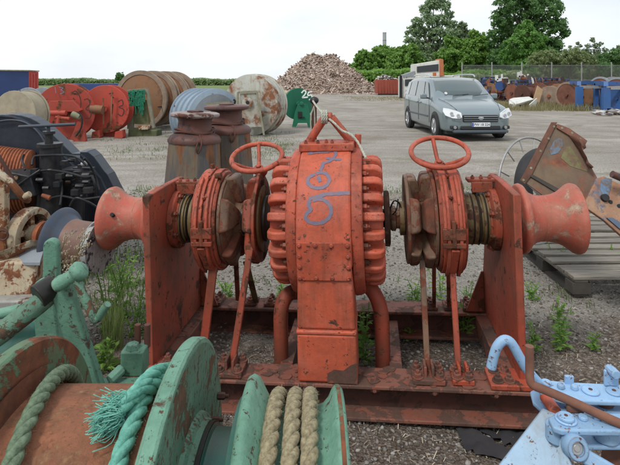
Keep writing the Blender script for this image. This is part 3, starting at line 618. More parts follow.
# side plates
prof = [(-.33, .165), (-.33, .955), (-.10, .965), (.10, .965), (.15, .93), (.33, .40), (.36, .165)]
bolt_me = MB().hexbolt((0, 0, 0), (0, 0, 1), .017, .013).mesh('bolt', 'deck')
bolt_red = MB().hexbolt((0, 0, 0), (0, 0, 1), .0095, .008, False).mesh('bolt', 'red')
bolt_side = MB().hexbolt((0, 0, 0), (1, 0, 0), .014, .012).mesh('bolt', 'reddirty')
for sx in (-1, 1):
    mb = MB(); x = .807 if sx > 0 else -.839
    mb.prism(prof, .032, (x, 0, 0), (0, 1, 0), (0, 0, 1)); mb.build('side_plate', 'plate', W, bevel=.005)
    mb = MB(); xc = .80*sx-.0*sx
    mb.box((.775*sx, -.315, .168), (.19, .135, .022)); o = mb.build('foot_plate', 'reddirty' if sx < 0 else 'red', W, bevel=.004)
    for bx, by in ((-.06, -.035), (-.015, -.035), (-.06, .035), (-.015, .035)): put('bolt', bolt_me, W, ((.775+bx)*sx, -.315+by, .179))
    mb = MB(); mb.box((.78*sx, .385, .168), (.17, .12, .022)); mb.build('foot_plate', 'deck', W, bevel=.004)
    for bx, by in ((-.055, -.03), (-.055, .03)): put('bolt', bolt_me, W, ((.78+bx)*sx, .385+by, .179))
    # stiffening gusset low on the inner face
    mb = MB(); mb.prism([(0, 0), (.10, 0), (.012, .22), (0, .22)], .014, (.806*sx, .31, .166), (-sx, 0, 0), (0, 0, 1), (0, 1, 0)); mb.build('gusset', 'reddirty', W, bevel=.002)
    # warping head
    hd = [(.055, .09), (.055, .152), (.061, .163), (.073, .166), (.085, .160), (.097, .140), (.113, .123), (.135, .112), (.155, .107), (.19, .108), (.225, .114), (.255, .127), (.28, .145), (.298, .160), (.312, .165), (.326, .162), (.332, .150), (.325, .13), (.31, .112), (.30, .05), (.297, .0)]
    mb = MB(); mb.lathe([(t, r) for t, r in hd], 64, (.852*sx, 0, AZ), (sx, 0, 0)); wh = mb.build('warping_head', 'head', W, smooth=50)
    if sx < 0:
        MB().lathe([(-.02, .009), (.003, .010), (.0031, .0001)], 16, (-1.10, -.128, AZ+.052), (0, -.8, .5)).build('hole', 'dark', wh)
    # rough wear lines on the head
    mb = MB()
    for k in range(4): mb.lathe([(0, .1075), (.002, .1085), (.004, .1075)], 48, ((.852+.12+.019*k+.004*(k%2))*sx, 0, AZ), (sx, 0, 0))
    mb.build('wear_ridge', 'head', wh, smooth=60)
    MB().lathe([(0, .06), (.08, .06)], 24, (.825*sx, 0, AZ), (sx, 0, 0)).build('shaft_neck', 'black', W)
    # bearing flange and sleeve
    MB().lathe([(0, .15), (.028, .15), (.032, .145), (.04, .128), (.048, .125)], 48, (.806*sx, 0, AZ), (-sx, 0, 0)).build('bearing_flange', 'reddirty', W, bevel=.002)
    for k in range(8):
        a = R(22+45*k); put('bolt', bolt_side, W, (.778*sx, .134*math.cos(a), AZ+.134*math.sin(a)), (0, 0, 0 if sx < 0 else math.pi))
    MB().lathe([(0, .122), (.03, .122), (.03, .112), (.055, .112), (.055, .122), (.14, .122)], 40, (.762*sx, 0, AZ), (-sx, 0, 0)).build('sleeve', 'olive', W)
    mb = MB()
    for k in range(3): mb.lathe([(0, .123), (.004, .126), (.008, .123)], 40, ((.75-.03*k)*sx, 0, AZ), (-sx, 0, 0))
    mb.build('grease_ring', 'black', W)
    # tie brackets above the sleeve
    mb = MB(); mb.box((.745*sx, .02, AZ+.185), (.13, .07, .016)); mb.box((.745*sx, -.02, AZ+.155), (.10, .012, .05)); mb.cyl((.70*sx, .0, AZ+.13), (.79*sx, 0, AZ+.165), .014)
    mb.build('tie_bracket', 'reddirty', W, bevel=.003)
    for bx in (-.04, 0, .04): put('bolt', bolt_red, W, ((.745+bx)*sx, .0, AZ+.194))
    # brake drum
    xd = (.515 if sx > 0 else .53)*sx
    mb = MB(); mb.lathe([(0, .238), (.008, .244), (.112, .244), (.12, .238), (.12, .10)], 72, (xd, 0, AZ), (sx, 0, 0)); dr = mb.build('brake_drum', 'reddirty', W)
    for t0, t1 in ((.014, .050), (.060, .108)):
        MB().lathe([(t0, .243), (t0, .254), (t1, .254), (t1, .243)], 72, (xd, 0, AZ), (sx, 0, 0), closed=True).build('brake_band', 'red', dr, bevel=.002)
    mb = MB()
    mb.box((xd+.055*sx, -.262, AZ+.0), (.10, .02, .05)); mb.box((xd+.055*sx, -.262, AZ-.05), (.10, .02, .022)); mb.cyl((xd+.055*sx, -.266, AZ-.06), (xd+.055*sx, -.266, AZ+.06), .010)
    mb.build('band_clamp', 'reddirty', dr, bevel=.003)
    for tz, y0, y1, wd in ((.034, 0, 1, .012), (.086, 0, 1, .012)):
        mb = MB(); pts_ = []
        for k in range(17):
            a = R(118+k*7.7); pts_.append((xd+tz*sx, .262*math.cos(a), AZ+.262*math.sin(a)))
        sec = [(r__*math.cos(R(118+k*7.7)), r__*math.sin(R(118+k*7.7))) for r__, ks in ((.255, range(17)), (.270, range(16, -1, -1))) for k in ks]
        mb.prism(sec, .015, (xd+(tz-.0075)*sx, 0, AZ), (0, 1, 0), (0, 0, 1), (sx, 0, 0))
        mb.build('band_strip', 'red', dr, bevel=.002)
    mb = MB(); mb.bar((xd+.06*sx, -.262, AZ-.07), (xd+.055*sx, -.175, AZ-.20), .036, .014, up=(0, -1, -.3)); mb.build('tapered_strap', 'reddirty', dr, bevel=.003)
    for k in range(10):
        a = R(60+28*k); put('bolt', bolt_red, dr, (xd+.055*sx, .254*math.cos(a), AZ+.254*math.sin(a)), (R(-90)+a, 0, 0))
    # chain wheel: two halves with whelps facing the gap
    def half(x, d, r, mat, egg=0):
        mb = MB(); n = 72
        ring = []
        for k in range(n):
            a = 2*math.pi*k/n; rr = r
            if egg and R(60) < a < R(120): rr = r*(1+.17*math.cos((a-R(90))*3)**2)
            ring.append((rr*math.cos(a), rr*math.sin(a)))
        mb.prism(ring, .016, (x, 0, AZ), (0, 1, 0), (0, 0, 1), (d, 0, 0))
        mb.lathe([(0, r*.97), (.02, r*.93), (.034, r*.80), (.05, .10), (.085, .085)], 48, (x, 0, AZ), (d, 0, 0))
        o = mb.build('chain_wheel', mat, W, bevel=.003)
        for k in range(5):
            a = R(18+72*k); ca, sa = math.cos(a), math.sin(a); w0, w1 = .045, .088
            vs = []
            for (rr, ww, xx) in ((.075, w0, 0), (r*.985, w1, 0), (r*.985, w1*.84, .044), (r*.80, w1*.76, .056), (.085, w0*.7, .072)):
                for s2 in (-1, 1): vs.append((x+d*(.012+xx), rr*ca-s2*ww*sa, AZ+rr*sa+s2*ww*ca))
            mb = MB(); mb.add(vs, [(0, 1, 3, 2), (2, 3, 5, 4), (4, 5, 7, 6), (6, 7, 9, 8), (8, 9, 1, 0), (0, 2, 4, 6, 8), (1, 9, 7, 5, 3)])
            mb.build('whelp', mat, o, bevel=.012, seg=3)
        return o
    half((.512 if sx > 0 else .527)*sx, -sx, .226, 'greyrust')
    half((.372 if sx > 0 else .345)*sx, sx, .214, 'greyrust' if sx > 0 else 'reddirty', egg=1 if sx < 0 else 0)
    MB().lathe([(0, .085), (.2, .085)], 32, (.37*sx, 0, AZ), (sx, 0, 0)).build('chain_hub', 'black', W)
    if sx < 0:
        MB().lathe([(0, .165), (.01, .165), (.012, .15), (.012, .10)], 48, (-.345, 0, AZ), (1, 0, 0)).build('clutch_ring', 'olive', W)
        MB().lathe([(0, .095), (.008, .115), (.02, .115), (.03, .10), (.065, .085)], 36, (-.338, 0, AZ), (1, 0, 0)).build('coupling', 'black', W)
    else:
        MB().lathe([(0, .082), (.022, .082), (.026, .075)], 36, (.346, 0, AZ), (1, 0, 0)).build('coupling', 'olive', W)
        MB().lathe([(0, .048), (.012, .062), (.03, .062), (.035, .05), (.06, .05)], 30, (.295, 0, AZ), (1, 0, 0)).build('coupling', 'greyrust', W)
        MB().lathe([(0, .135), (.022, .135), (.026, .125)], 40, (.272, 0, AZ), (1, 0, 0)).build('end_flange', 'grime', W)
        mb = MB(); mb.tube(smoothpath([(.30, -.03, AZ+.055), (.32, -.06, AZ+.10), (.345, -.04, AZ+.085), (.355, -.05, AZ+.06)], 5), .004, 6)
        mb.tube(smoothpath([(.31, -.05, AZ+.03), (.33, -.07, AZ+.06), (.34, -.06, AZ+.11)], 5), .0035, 6); mb.build('cable_scrap', 'black', W)
MB().lathe([(0, .045), (1.3, .045)], 24, (-.65, 0, AZ), (1, 0, 0)).build('main_shaft', 'black', W)

# gear case
gc = W
HB = .122                                              # half width of the centre band
case = MB()
case.lathe([(-.262, .10), (-.262, .235), (-.25, .25), (-.16, .262), (-.158, .315), (-.124, .325), (.124, .325), (.158, .315), (.16, .262), (.25, .25), (.262, .235), (.262, .10)], 96, (0, 0, AZ), (1, 0, 0))
cs = case.build('gear_case', 'red', W, bevel=.003)
# centre band: over the top, down the front into the leg
def arc(r, a0, a1, n): return [(r*math.cos(R(a0+(a1-a0)*i/n)), AZ+r*math.sin(R(a0+(a1-a0)*i/n))) for i in range(n+1)]
prof_b = arc(.366, 35, 180, 40)[:-1] + [(-.372, AZ), (-.372, AZ-.12)] 
prof_b += [(-.18, AZ-.12)] + list(reversed(arc(.28, 35, 150, 16)))
mb = MB(); mb.prism(prof_b, 2*HB, (-HB, 0, 0), (0, 1, 0), (0, 0, 1)); mb.build('case_band', 'redface', cs, bevel=.012, seg=3, smooth=30)
mb = MB(); mb.prism([(-.128, .38), (.128, .38), (.118, AZ-.125), (-.118, AZ-.125)], .19, (0, -.372, 0), (1, 0, 0), (0, 0, 1), (0, 1, 0)); mb.build('leg', 'redface', W, bevel=.014, seg=3)
mb = MB(); mb.box((0, -.279, .372), (.262, .205, .02)); mb.build('weld_collar', 'redface', W, bevel=.008, seg=3)
mb = MB(); mb.prism([(-.13, .157), (.13, .157), (.128, .366), (-.128, .366)], .195, (0, -.38, 0), (1, 0, 0), (0, 0, 1), (0, 1, 0)); lb = mb.build('leg_base', 'redface', W, bevel=.012, seg=3)
mb = MB(); mb.slab([(.0, -.3815, .160), (.0, -.3815, .20), (.03, -.3815, .218), (.07, -.3815, .215), (.10, -.3815, .238), (.1285, -.3815, .25), (.1285, -.3815, .160)], (0, .004, 0)); mb.build('bare_patch', 'deck', lb)
# cover plate with rivets
mb = MB(); mb.box((0, -.374, AZ-.085), (.238, .012, .165)); cp = mb.build('cover_plate', 'red', cs, bevel=.003)
cb = MB().lathe([(0, .0095), (.005, .0095), (.008, .006)], 12, (0, 0, 0), (0, -1, 0)).mesh('cover_bolt', 'red')
for x, z in [(-.105+.07*i, -.015) for i in range(4)]+[(-.105+.07*i, -.155) for i in range(4)]+[(s*.105, z) for s in (-1, 1) for z in (-.062, -.108)]:
    put('cover_bolt', cb, cp, (x, -.3805, AZ+z))
# side rims with bolts, ribs
rimb = MB().hexbolt((0, 0, 0), (1, 0, 0), .0155, .014, False).mesh('case_bolt', 'reddirty')
NR = 22
for sx in (-1, 1):
    MB().lathe([(.122, .30), (.122, .358), (.150, .356), (.172, .345), (.172, .30)], 80, (0, 0, AZ), (sx, 0, 0), closed=True).build('case_rim', 'red', cs, bevel=.006, seg=3)
    # one rib: rounded finger standing on the case side
    mb = MB(); poly = [(.168, .23), (.168, .310), (.225, .313), (.247, .307), (.262, .293), (.268, .273), (.268, .225)]
    mb.prism([(p[0]*sx, p[1]) for p in poly], .040, (0, -.020, 0), (1, 0, 0), (0, 0, 1), (0, 1, 0)); rm = mb.mesh('rib', 'redface')
    for k in range(NR):
        a = 2*math.pi*(k+.5)/NR; put('rib', rm, cs, (0, 0, AZ), (a, 0, 0), bevel=.0095, seg=3)
        a = 2*math.pi*k/NR; put('case_bolt', rimb, cs, (.172*sx, -.298*math.sin(a), AZ+.298*math.cos(a)), (0, 0, 0 if sx > 0 else math.pi))
# lifting plate, eye of two bars
mb = MB(); mb.prism([(-.132, -.11), (.135, -.11), (.135, .08), (-.132, .08)], .038, (0, 0, AZ+.352), (1, 0, 0), (0, 1, 0)); mb.build('top_plate', 'red', W, bevel=.005)
for bx, by in ((-.10, -.09), (-.04, -.09), (.03, -.09), (.0, -.07), (.10, -.09)): put('bolt', bolt_red, W, (bx, by, AZ+.39))
p0, p1, p2 = wl(309, 139, -.03), wl(322, 118, 0), wl(351, 143, .0)
for a_, b_, e_ in (((-.098, 0, AZ+.385), wl(325, 117, .0), 0), ((.118, 0, AZ+.385), wl(331, 117, .0), 0)):
    mb = MB(); mb.tube([a_, b_], .021, 16); mb.build('lifting_bar', 'red', W, bevel=0)
mb = MB(); c_ = wl(328, 117, 0); mb.cyl(c_+Vector((-.02, 0, 0)), c_+Vector((.022, 0, 0)), .024); mb.build('lifting_bar', 'red', W, bevel=.006)
mb = MB(); mb.cyl((.145, .03, AZ+.34), (.155, .03, AZ+.42), .02, .016); mb.build('vent_plug', 'red', W, bevel=.003)
# painted numbers on the band, strokes following its curve
def band_pt(px, py):
    m = W.matrix_world.inverted(); a = m @ Vector((0, 0, CH)); d = (m @ P(px, py, 1))-a
    r = .3665; A = d.y**2+d.z**2; B = 2*(a.y*d.y+(a.z-AZ)*d.z); Cc = a.y**2+(a.z-AZ)**2-r*r; D = B*B-4*A*Cc
    t = (-B-math.sqrt(max(D, 0)))/(2*A); p = a+d*t
    nn = Vector((0, p.y, p.z-AZ)).normalized(); return p, nn
def z3(pts): return [(240+x/3.444, 100+y/3.444) for x, y in pts]
strokes = [[(262, 168), (248, 178), (238, 186), (262, 182), (300, 180), (322, 176), (330, 185), (318, 205), (300, 214), (284, 218)], [(296, 200), (320, 204), (348, 205)], [(288, 216), (282, 232), (276, 244)],
           [(262, 254), (280, 250), (298, 256), (308, 274), (298, 294), (276, 303), (250, 300), (234, 286), (236, 268), (258, 256)], [(270, 262), (276, 282)],
           [(378, 320), (340, 322), (300, 324), (262, 334), (236, 342)], [(250, 345), (282, 342), (306, 358), (314, 382), (304, 408), (274, 424), (240, 420), (226, 404), (232, 388), (244, 378), (236, 362), (240, 346)]]
mb = MB()
for st in strokes:
    q = smoothpath([Vector((x, y, 0)) for x, y in z3(st)], 4); pn = [band_pt(v.x, v.y) for v in q]
    mb.ribbon([p for p, n in pn], .0165, [n for p, n in pn], .0012)
mb.build('painted_number', 'bluemark', cs)
# bent pipes under the case
for pts_, mt in (([(297, 292), (290, 293), (284, 300), (281, 312), (281, 335), (281.5, 372)], 'red'), ([(357, 280), (366, 284), (374, 293), (379.5, 306), (382, 325), (383, 374)], 'red')):
    yy = [-.02, -.05, -.08, -.10, -.10, -.10]
    mb = MB(); mb.tube(smoothpath([wl(x, y, d) for (x, y), d in zip(pts_, yy)], 5), .036, 20); mb.build('bent_pipe', 'plate', W)
# handwheels
def handwheel(px, py, hx, hy, r, yp, foot, label=None):
    c = wl(px, py, yp); tilt = Euler((R(24), 0, 0)).to_matrix()
    hub = c+tilt @ Vector((0, 0, -.072))
    ring = [c+tilt @ Vector((r*math.cos(2*math.pi*i/48), r*math.sin(2*math.pi*i/48), 0)) for i in range(48)]
    hw = MB().tube(ring, .0125, 12, closed=True).build('handwheel', 'red', W, smooth=60)
    for a in (97, 208, 336):
        e = c+tilt @ Vector((r*.97*math.cos(R(a)), r*.97*math.sin(R(a)), 0))
        mb = MB(); mb.tube(smoothpath([hub+tilt @ Vector((.02*math.cos(R(a)), .02*math.sin(R(a)), 0)), hub.lerp(e, .5)+tilt @ Vector((0, 0, -.012)), e], 5), .0105, 10); mb.build('spoke', 'red', hw, smooth=60)
    mb = MB(); mb.cyl(hub+tilt @ Vector((0, 0, -.024)), hub+tilt @ Vector((0, 0, .012)), .026, .024); mb.cyl(hub+tilt @ Vector((0, 0, .012)), hub+tilt @ Vector((0, 0, .022)), .014, n=6)
    mb.build('wheel_hub', 'red', hw, bevel=.002)
    mb = MB(); mb.cyl(hub, foot, .014, n=16); mb.cyl(hub.lerp(foot, .35), foot, .021, n=16); mb.build('spindle', 'red', W)
handwheel(257, 157, 255, 167, .131, .0, Vector((-.34, .05, AZ+.22)))
handwheel(439.5, 152, 440, 166, .138, .0, Vector((.50, .05, AZ+.225)))
# a lug on top of the left brake drum, and the left clutch lever fork
mb = MB(); mb.cyl((-.60, -.02, AZ+.26), (-.60, -.02, AZ+.285), .01); mb.cyl((-.56, -.10, AZ+.235), (-.53, -.10, AZ+.24), .016); mb.build('grease_nipple', 'reddirty', W)
# brake levers and rods (flat bars from the drums to the beams)
rods = [((214, 262, -.16), (203, 352, -.16), .042, .016, 'red', 'rods'),
        ((250, 250, -.20), (231, 372, -.30), .030, .020, 'red', ''),
        ((236, 262, .12), (238, 300, .38), .026, .016, 'reddirty', ''),
        ((246, 262, .10), (256, 302, .36), .034, .010, 'olive', ''),
        ((421, 236, -.06), (428, 381, -.30), .026, .016, 'greyrust', ''),
        ((452, 262, -.15), (459, 383, -.30), .026, .014, 'red', ''),
        ((434, 262, .10), (434, 312, .38), .020, .014, 'reddirty', ''),
        ((448, 258, .10), (449, 312, .38), .020, .014, 'reddirty', '')]
for (a_, b_, wd, th, mt, _) in rods:
    mb = MB(); mb.bar(wl(*a_), wl(*b_), wd, th, up=(0, 1, 0)); mb.build('brake_rod', 'plate' if mt == 'red' else mt, W, bevel=.003)
# foot brackets with bolts on the beams
for (px, py, w_, d_, zt, mt) in ((231, 371, .13, .13, .157, 'deck'), (428, 381, .135, .115, .157, 'deck'), (462, 384, .09, .10, .157, 'red')):
    p = wl(px, py, -.31); mb = MB(); mb.box((p.x, -.312, zt+.012), (w_, d_, .022)); mb.build('rod_bracket', mt, W, bevel=.004)
    mb = MB(); mb.box((p.x-.012, -.312, zt+.04), (.012, d_*.6, .05)); mb.box((p.x+.02, -.312, zt+.04), (.012, d_*.6, .05)); mb.build('clevis', mt, W, bevel=.003)
    for bx in (-1, 1):
        for by in (-1, 1): put('bolt', bolt_me, W, (p.x+bx*(w_/2-.022), -.312+by*(d_/2-.022), zt+.0235))
for x in (-.52, -.40, .52, .63):
    mb = MB(); mb.box((x, .385, .165), (.075, .10, .016)); mb.build('rod_bracket', 'deck', W, bevel=.004)
    for by in (-.025, .025): put('bolt', bolt_me, W, (x, .385+by, .174))
for x in (-.5, -.1, .2, .45, .7): put('bolt', bolt_me, W, (x, -.355, .135), (R(90), 0, 0))

# thin rope looped on the lifting eye (rests on the windlass)
kn = P(313, 101, 3.25)
pts_ = [kn+Vector((0, 0, .0)), P(318, 108, 3.1), P(325, 115.5, 2.80), P(333, 122, 2.72), P(342, 130.5, 2.70), P(350, 134, 2.68), P(357, 141, 2.66), P(362, 150, 2.62), P(366, 158, 2.55)]
mb = rope_mb(smoothpath(pts_, 6), .0065, .07)
ey = W.matrix_world @ wl(327, 117, 0)
for k in range(3):
    mb2 = [ey+Vector((-.028+.012*k, math.cos(a)*.034, math.sin(a)*.034)) for a in [R(20*j) for j in range(19)]]; rope_mb(mb2, .0065, .05, mb=mb)
o = mb.build('thin_rope', 'greyrope'); tag(o, 'thin pale rope wound round the lifting eye and trailing over the case', 'rope')
# knob-topped post behind
t = thing('knob_post', base_at(314.2, 3.3), 'slim rusty post with a grey ball knob behind the lifting eye', 'post')
MB().cyl((0, 0, 0), (0, 0, 1.45), .017, n=12).build('shaft', 'rustdark', t)
MB().lathe([(0, .0), (.004, .016), (.012, .026), (.026, .031), (.04, .026), (.048, .014), (.052, 0)], 20, (0, 0, 1.44), (0, 0, 1)).build('ball_knob', 'engine', t, smooth=80)
MB().tube(smoothpath([(0, -.02, 1.43), (-.022, -.02, 1.36), (-.02, -.02, 1.28), (-.005, -.02, 1.25), (.004, -.02, 1.32), (.0, -.02, 1.42)], 5), .005, 6).build('rope_loop', 'greyrope', t)
# ------------------------------------------------------------------ GREEN WINCH IN THE FOREGROUND
GY, GZ = 1.10, .5165
GW = thing('green_winch', (-.2, GY, 0), 'chipped sea green winch with a rusty rope drum in the near left corner', 'winch')
def gl(x, y=0, z=0): return Vector((x+.2, y, z))       # world x, offset from axis -> local
AXG = lambda x: (x+.2, 0, GZ)
mb = MB(); mb.lathe([(0, .20), (0, .458), (.006, .462), (.029, .462), (.035, .458), (.035, .20)], 128, AXG(-.31), (1, 0, 0)); fl = mb.build('drum_flange', 'green', GW, smooth=30)
MB().lathe([(.0, .27), (.0, .448), (.0028, .448), (.0028, .27)], 128, AXG(-.275), (1, 0, 0), closed=True).build('flange_face', 'greenrust', fl, smooth=30)
mb = MB(); mb.lathe([(0, .20), (0, .458), (.006, .464), (.03, .464), (.038, .458), (.038, .20)], 128, AXG(-.705), (1, 0, 0)); fl2 = mb.build('drum_flange', 'rustgreen', GW, smooth=30)
MB().lathe([(0, .352), (.006, .398), (.012, .402), (.016, .36), (.02, .354)], 96, AXG(-.667), (1, 0, 0)).build('rust_collar', 'rustgreen', fl2, smooth=30)
MB().lathe([(0, .356), (.37, .356)], 128, AXG(-.675), (1, 0, 0)).build('rope_drum', 'drum', GW)
MB().lathe([(0, .30), (.012, .295), (.018, .285), (.03, .28)], 72, AXG(-.275), (1, 0, 0)).build('boss', 'greenrust', GW)
MB().lathe([(0, .274), (.018, .274), (.022, .266), (.10, .262), (.13, .262)], 72, AXG(-.25), (1, 0, 0)).build('shaft_sleeve', 'darkgreen', GW)
MB().lathe([(0, .277), (.010, .278), (.012, .272)], 72, AXG(-.244), (1, 0, 0)).build('shaft_band', 'black', GW)
mb = MB(); mb.lathe([(0, .36), (.004, .373), (.014, .378), (.026, .372), (.038, .352), (.052, .330), (.07, .315), (.10, .309), (.17, .309), (.19, .315), (.203, .328), (.212, .345), (.218, .352), (.229, .353), (.236, .346), (.236, .2)], 128, AXG(-.156), (1, 0, 0)); whg = mb.build('warping_head', 'green', GW, smooth=60)
MB().lathe([(.2195, .353), (.2195, .3546), (.2285, .3546), (.2285, .353)], 128, AXG(-.156), (1, 0, 0), closed=True).build('worn_rim', 'rustgreen', whg)
MB().lathe([(0, .33), (.02, .33), (.02, .15)], 64, AXG(-.17), (1, 0, 0)).build('head_back', 'darkgreen', whg)
mb = MB()
for px, py, r in ((218, 396, .010), (212, 420, .009)):
    p = LP(GW, px, py, -.27+.2, 0); mb.hexbolt(p, (1, 0, 0), r, .014, False)
mb.build('flange_nut', 'rustdark', fl)
# stand under the drum
for x in (-.80, -.22):
    mb = MB(); mb.prism([(-.34, .0), (.34, .0), (.10, GZ+.02), (-.10, GZ+.02)], .05, gl(x, 0, 0), (0, 1, 0), (0, 0, 1)); mb.build('pedestal', 'green', GW, bevel=.006)
mb = MB(); mb.box(gl(-.5, .40, .035), (1.0, .09, .07)); mb.box(gl(-.5, -.40, .035), (1.0, .09, .07)); mb.build('skid', 'darkgreen', GW, bevel=.005)
# frame behind the drum, given by where it stands
def Q(px, py, Y): return P(px, py, Y)-GW.location
mb = MB(); top = [Q(50+7.5*math.cos(R(a)), 247+7.5*math.sin(R(a)), 1.78) for a in range(180, 361, 20)]
mb.slab(top+[Q(58, 345, 1.78), Q(41, 345, 1.78)], (0, .03, 0)); mb.build('upright_bar', 'green', GW, bevel=.006)
mb = MB(); top = [Q(59+10.5*math.cos(R(a)), 288+10.5*math.sin(R(a)), 1.60) for a in range(180, 361, 20)]
mb.slab(top+[Q(102, 392, 1.60), Q(78, 392, 1.60)], (0, .035, 0)); mb.build('frame_leg', 'green', GW, bevel=.006)
mb = MB(); top = [Q(42+10*math.cos(R(a)), 290+10*math.sin(R(a)), 1.69) for a in range(180, 361, 20)]
mb.slab(top+[Q(66, 392, 1.69), Q(38, 392, 1.69)], (0, .03, 0)); mb.build('frame_leg', 'green', GW, bevel=.006)
mb = MB(); mb.tube([Q(-25, 352, 1.50), Q(0, 334, 1.54), Q(40, 303, 1.60), Q(47, 297, 1.62)], .032, 20); mb.build('diagonal_pipe', 'greenrust', GW)
mb = MB(); mb.cyl(Q(37, 297, 1.585), Q(55, 284, 1.63), .040, .036); mb.build('pivot_block', 'black', GW, bevel=.004)
mb = MB(); mb.cyl(Q(56, 286, 1.585), Q(80, 271, 1.585), .021); mb.build('pivot_tube', 'green', GW)
mb = MB(); mb.lathe([(-.012, .02), (-.008, .03), (.012, .031), (.02, .024), (.024, .0)], 24, Q(78, 272, 1.585), (.6, 0, .55)); mb.build('pivot_cap', 'green', GW, smooth=70)
mb = MB(); mb.tube(smoothpath([Q(77, 274, 1.585), Q(82, 292, 1.58), Q(91, 312, 1.57), Q(95, 319, 1.57), Q(99, 317, 1.57)], 5), .0135, 12); ch = mb.build('crank_handle', 'greenrust', GW)
mb = MB(); mb.tube([Q(98, 318.5, 1.57), Q(103.5, 310, 1.56), Q(107.5, 304, 1.555)], [.0115, .013, .012], 14); mb.build('grip', 'green', ch)
mb = MB(); mb.slab([Q(-30, 330, 1.75), Q(30, 322, 1.8), Q(62, 345, 1.78), Q(62, 400, 1.7), Q(-30, 420, 1.6)], (0, .05, -.0)); mb.build('rear_panel', 'darkgreen', GW, bevel=.01)
mb = MB(); mb.tube([Q(-20, 318, 1.7), Q(22, 309, 1.72)], .018, 14); mb.tube([Q(-20, 330, 1.66), Q(18, 322, 1.69)], .014, 14); mb.build('hydraulic_pipe', 'green', GW)
mb = MB(); mb.slab([H(92, 388, .60)-GW.location, H(152, 388, .60)-GW.location, H(152, 377, .60)-GW.location, H(97, 377, .60)-GW.location], (0, 0, -.03)); mb.build('ledge', 'green', GW, bevel=.004)
for x in (.98,):
    mb = MB(); a = H(120, 382, .58)-GW.location; mb.bar(a, (a.x, a.y, 0), .06, .06, up=(0, 1, 0)); mb.build('ledge_post', 'darkgreen', GW, bevel=.004)
vb = MB(); a = H(132, 376, .60)-GW.location; vb.box((a.x, a.y+.03, .64), (.078, .07, .085)); o = vb.build('valve_block', 'green', GW, bevel=.006)
mb = MB(); mb.cyl((a.x-.004, a.y+.02, .68), (a.x-.004, a.y+.02, .70), .024, .020, n=6); mb.build('cap_nut', 'green', o, bevel=.002)
mb = MB(); mb.cyl((a.x-.03, a.y-.01, .63), (a.x-.055, a.y-.05, .615), .018, n=8); mb.build('union_nut', 'green', o, bevel=.002)
for dx in (-.0, .034):
    mb = MB(); mb.cyl((a.x+dx, a.y+.055, .67), (a.x+dx, a.y+.055, .748), .011, n=12); mb.build('stud', 'rustdark', o, bevel=.001)
# ropes (lie on the winch)
def DP(X, th, r): return Vector((X, GY+r*math.cos(R(th)), GZ+r*math.sin(R(th))))
mb = rope_mb([DP(-.665+(.14)*(i/40)**1.1, 25+i*3.1, .381) for i in range(41)], .0175, .115); o = mb.build('rope', 'greenrope'); tag(o, 'thick grey-green rope turned once over the rusty drum by its left flange', 'rope')
mb = rope_mb([DP(-.368, 35+i*2.9, .376) for i in range(36)], .0175, .115)
rope_mb(smoothpath([DP(-.335, 45, .383), DP(-.338, 65, .383), DP(-.345, 80, .39), DP(-.368, 90, .402), DP(-.392, 96, .398)], 6), .0165, .11, mb=mb)
rope_mb(smoothpath([DP(-.350, 60, .385), DP(-.345, 75, .40), DP(-.362, 86, .416), DP(-.395, 99, .40)], 6), .015, .10, mb=mb)
o = mb.build('rope', 'turqrope'); tag(o, 'bright turquoise rope with a frayed end, knotted on the rusty drum beside the green disc', 'rope')
r_ = random.Random(9); fb = MB()
for i in range(700):
    a = DP(-.385-.01*r_.random(), 97+r_.uniform(-4, 5), .395+r_.uniform(-.014, .014)); d = Vector((-.040, -.010, -.002))+Vector([r_.gauss(0, .014) for _ in range(3)])
    b = a+d*r_.uniform(.5, 1.15); m_ = (a+b)/2+Vector([r_.gauss(0, .007) for _ in range(3)]); b.z = max(b.z, .90-.02)
    fb.tube(smoothpath([a, m_, b+Vector((0, 0, -.008*r_.random()))], 3), .0011, 4)
fr = fb.build('frayed_end', 'turqrope', o)
mb = MB()
for X, x1 in ((-.094, -.068), (-.046, -.03), (-.004, .004)):
    rope_mb([DP(X+(x1-X)*(1-i/46), -12+i*3.9, .331) for i in range(47)], .0185, .11, mb=mb)
o = mb.build('rope', 'beigerope'); tag(o, 'old beige rope in three turns round the green warping head', 'rope')

# ------------------------------------------------------------------ PALE BLUE MACHINE, lower right
BM = thing('blue_linkage', (.9, 1.5, 0), 'pale blue linkage of bolted plates with a rusty lever in the near right corner', 'machine')
def B(px, py, h): return H(px, py, h)-BM.location
def plate(pts, h, th, nm='link_plate', mt='blue'):
    mb = MB(); mb.slab([B(x, y, h) for x, y in pts], (0, 0, -th)); return mb.build(nm, mt, BM, bevel=.005, seg=3)
def disc(px, py, h, r, t, nm='pin_head', mt='blue', n=28, hole=None):
    c = B(px, py, h); mb = MB(); mb.cyl(c, c+Vector((0, 0, t)), r, r*.94, n=n); o = mb.build(nm, mt, BM, bevel=.0025 if n > 8 else .002)
    if hole: MB().cyl(c+Vector((0, 0, t)), c+Vector((0, 0, t+.0012)), hole, n=16).build('pin_centre', 'rustdark', o)
    return o
up = [(536, 383), (541, 379), (564, 381.5), (640, 385), (640, 402), (566, 400), (552, 397), (540, 391)]
lo = [(548, 417), (556, 413), (575, 412.5), (640, 413), (640, 431), (562, 430), (553, 427)]
plate(up, .62, .016); plate([(530, 391), (536, 388), (640, 398), (640, 416), (560, 414), (542, 410), (533, 402)], .575, .014)
plate(lo, .64, .017); plate([(549, 432), (640, 428), (640, 446), (572, 446), (556, 442)], .575, .014)
disc(546, 384, .62, .017, .010, 'pin_head'); 
for (px, py) in ((561, 388), (574.5, 389)): disc(px, py, .62, .0125, .012, 'nut', n=6 if px < 570 else 8)
disc(590.5, 391.5, .62, .027, .007, hole=.006); disc(614, 392.5, .62, .024, .007, hole=.006)
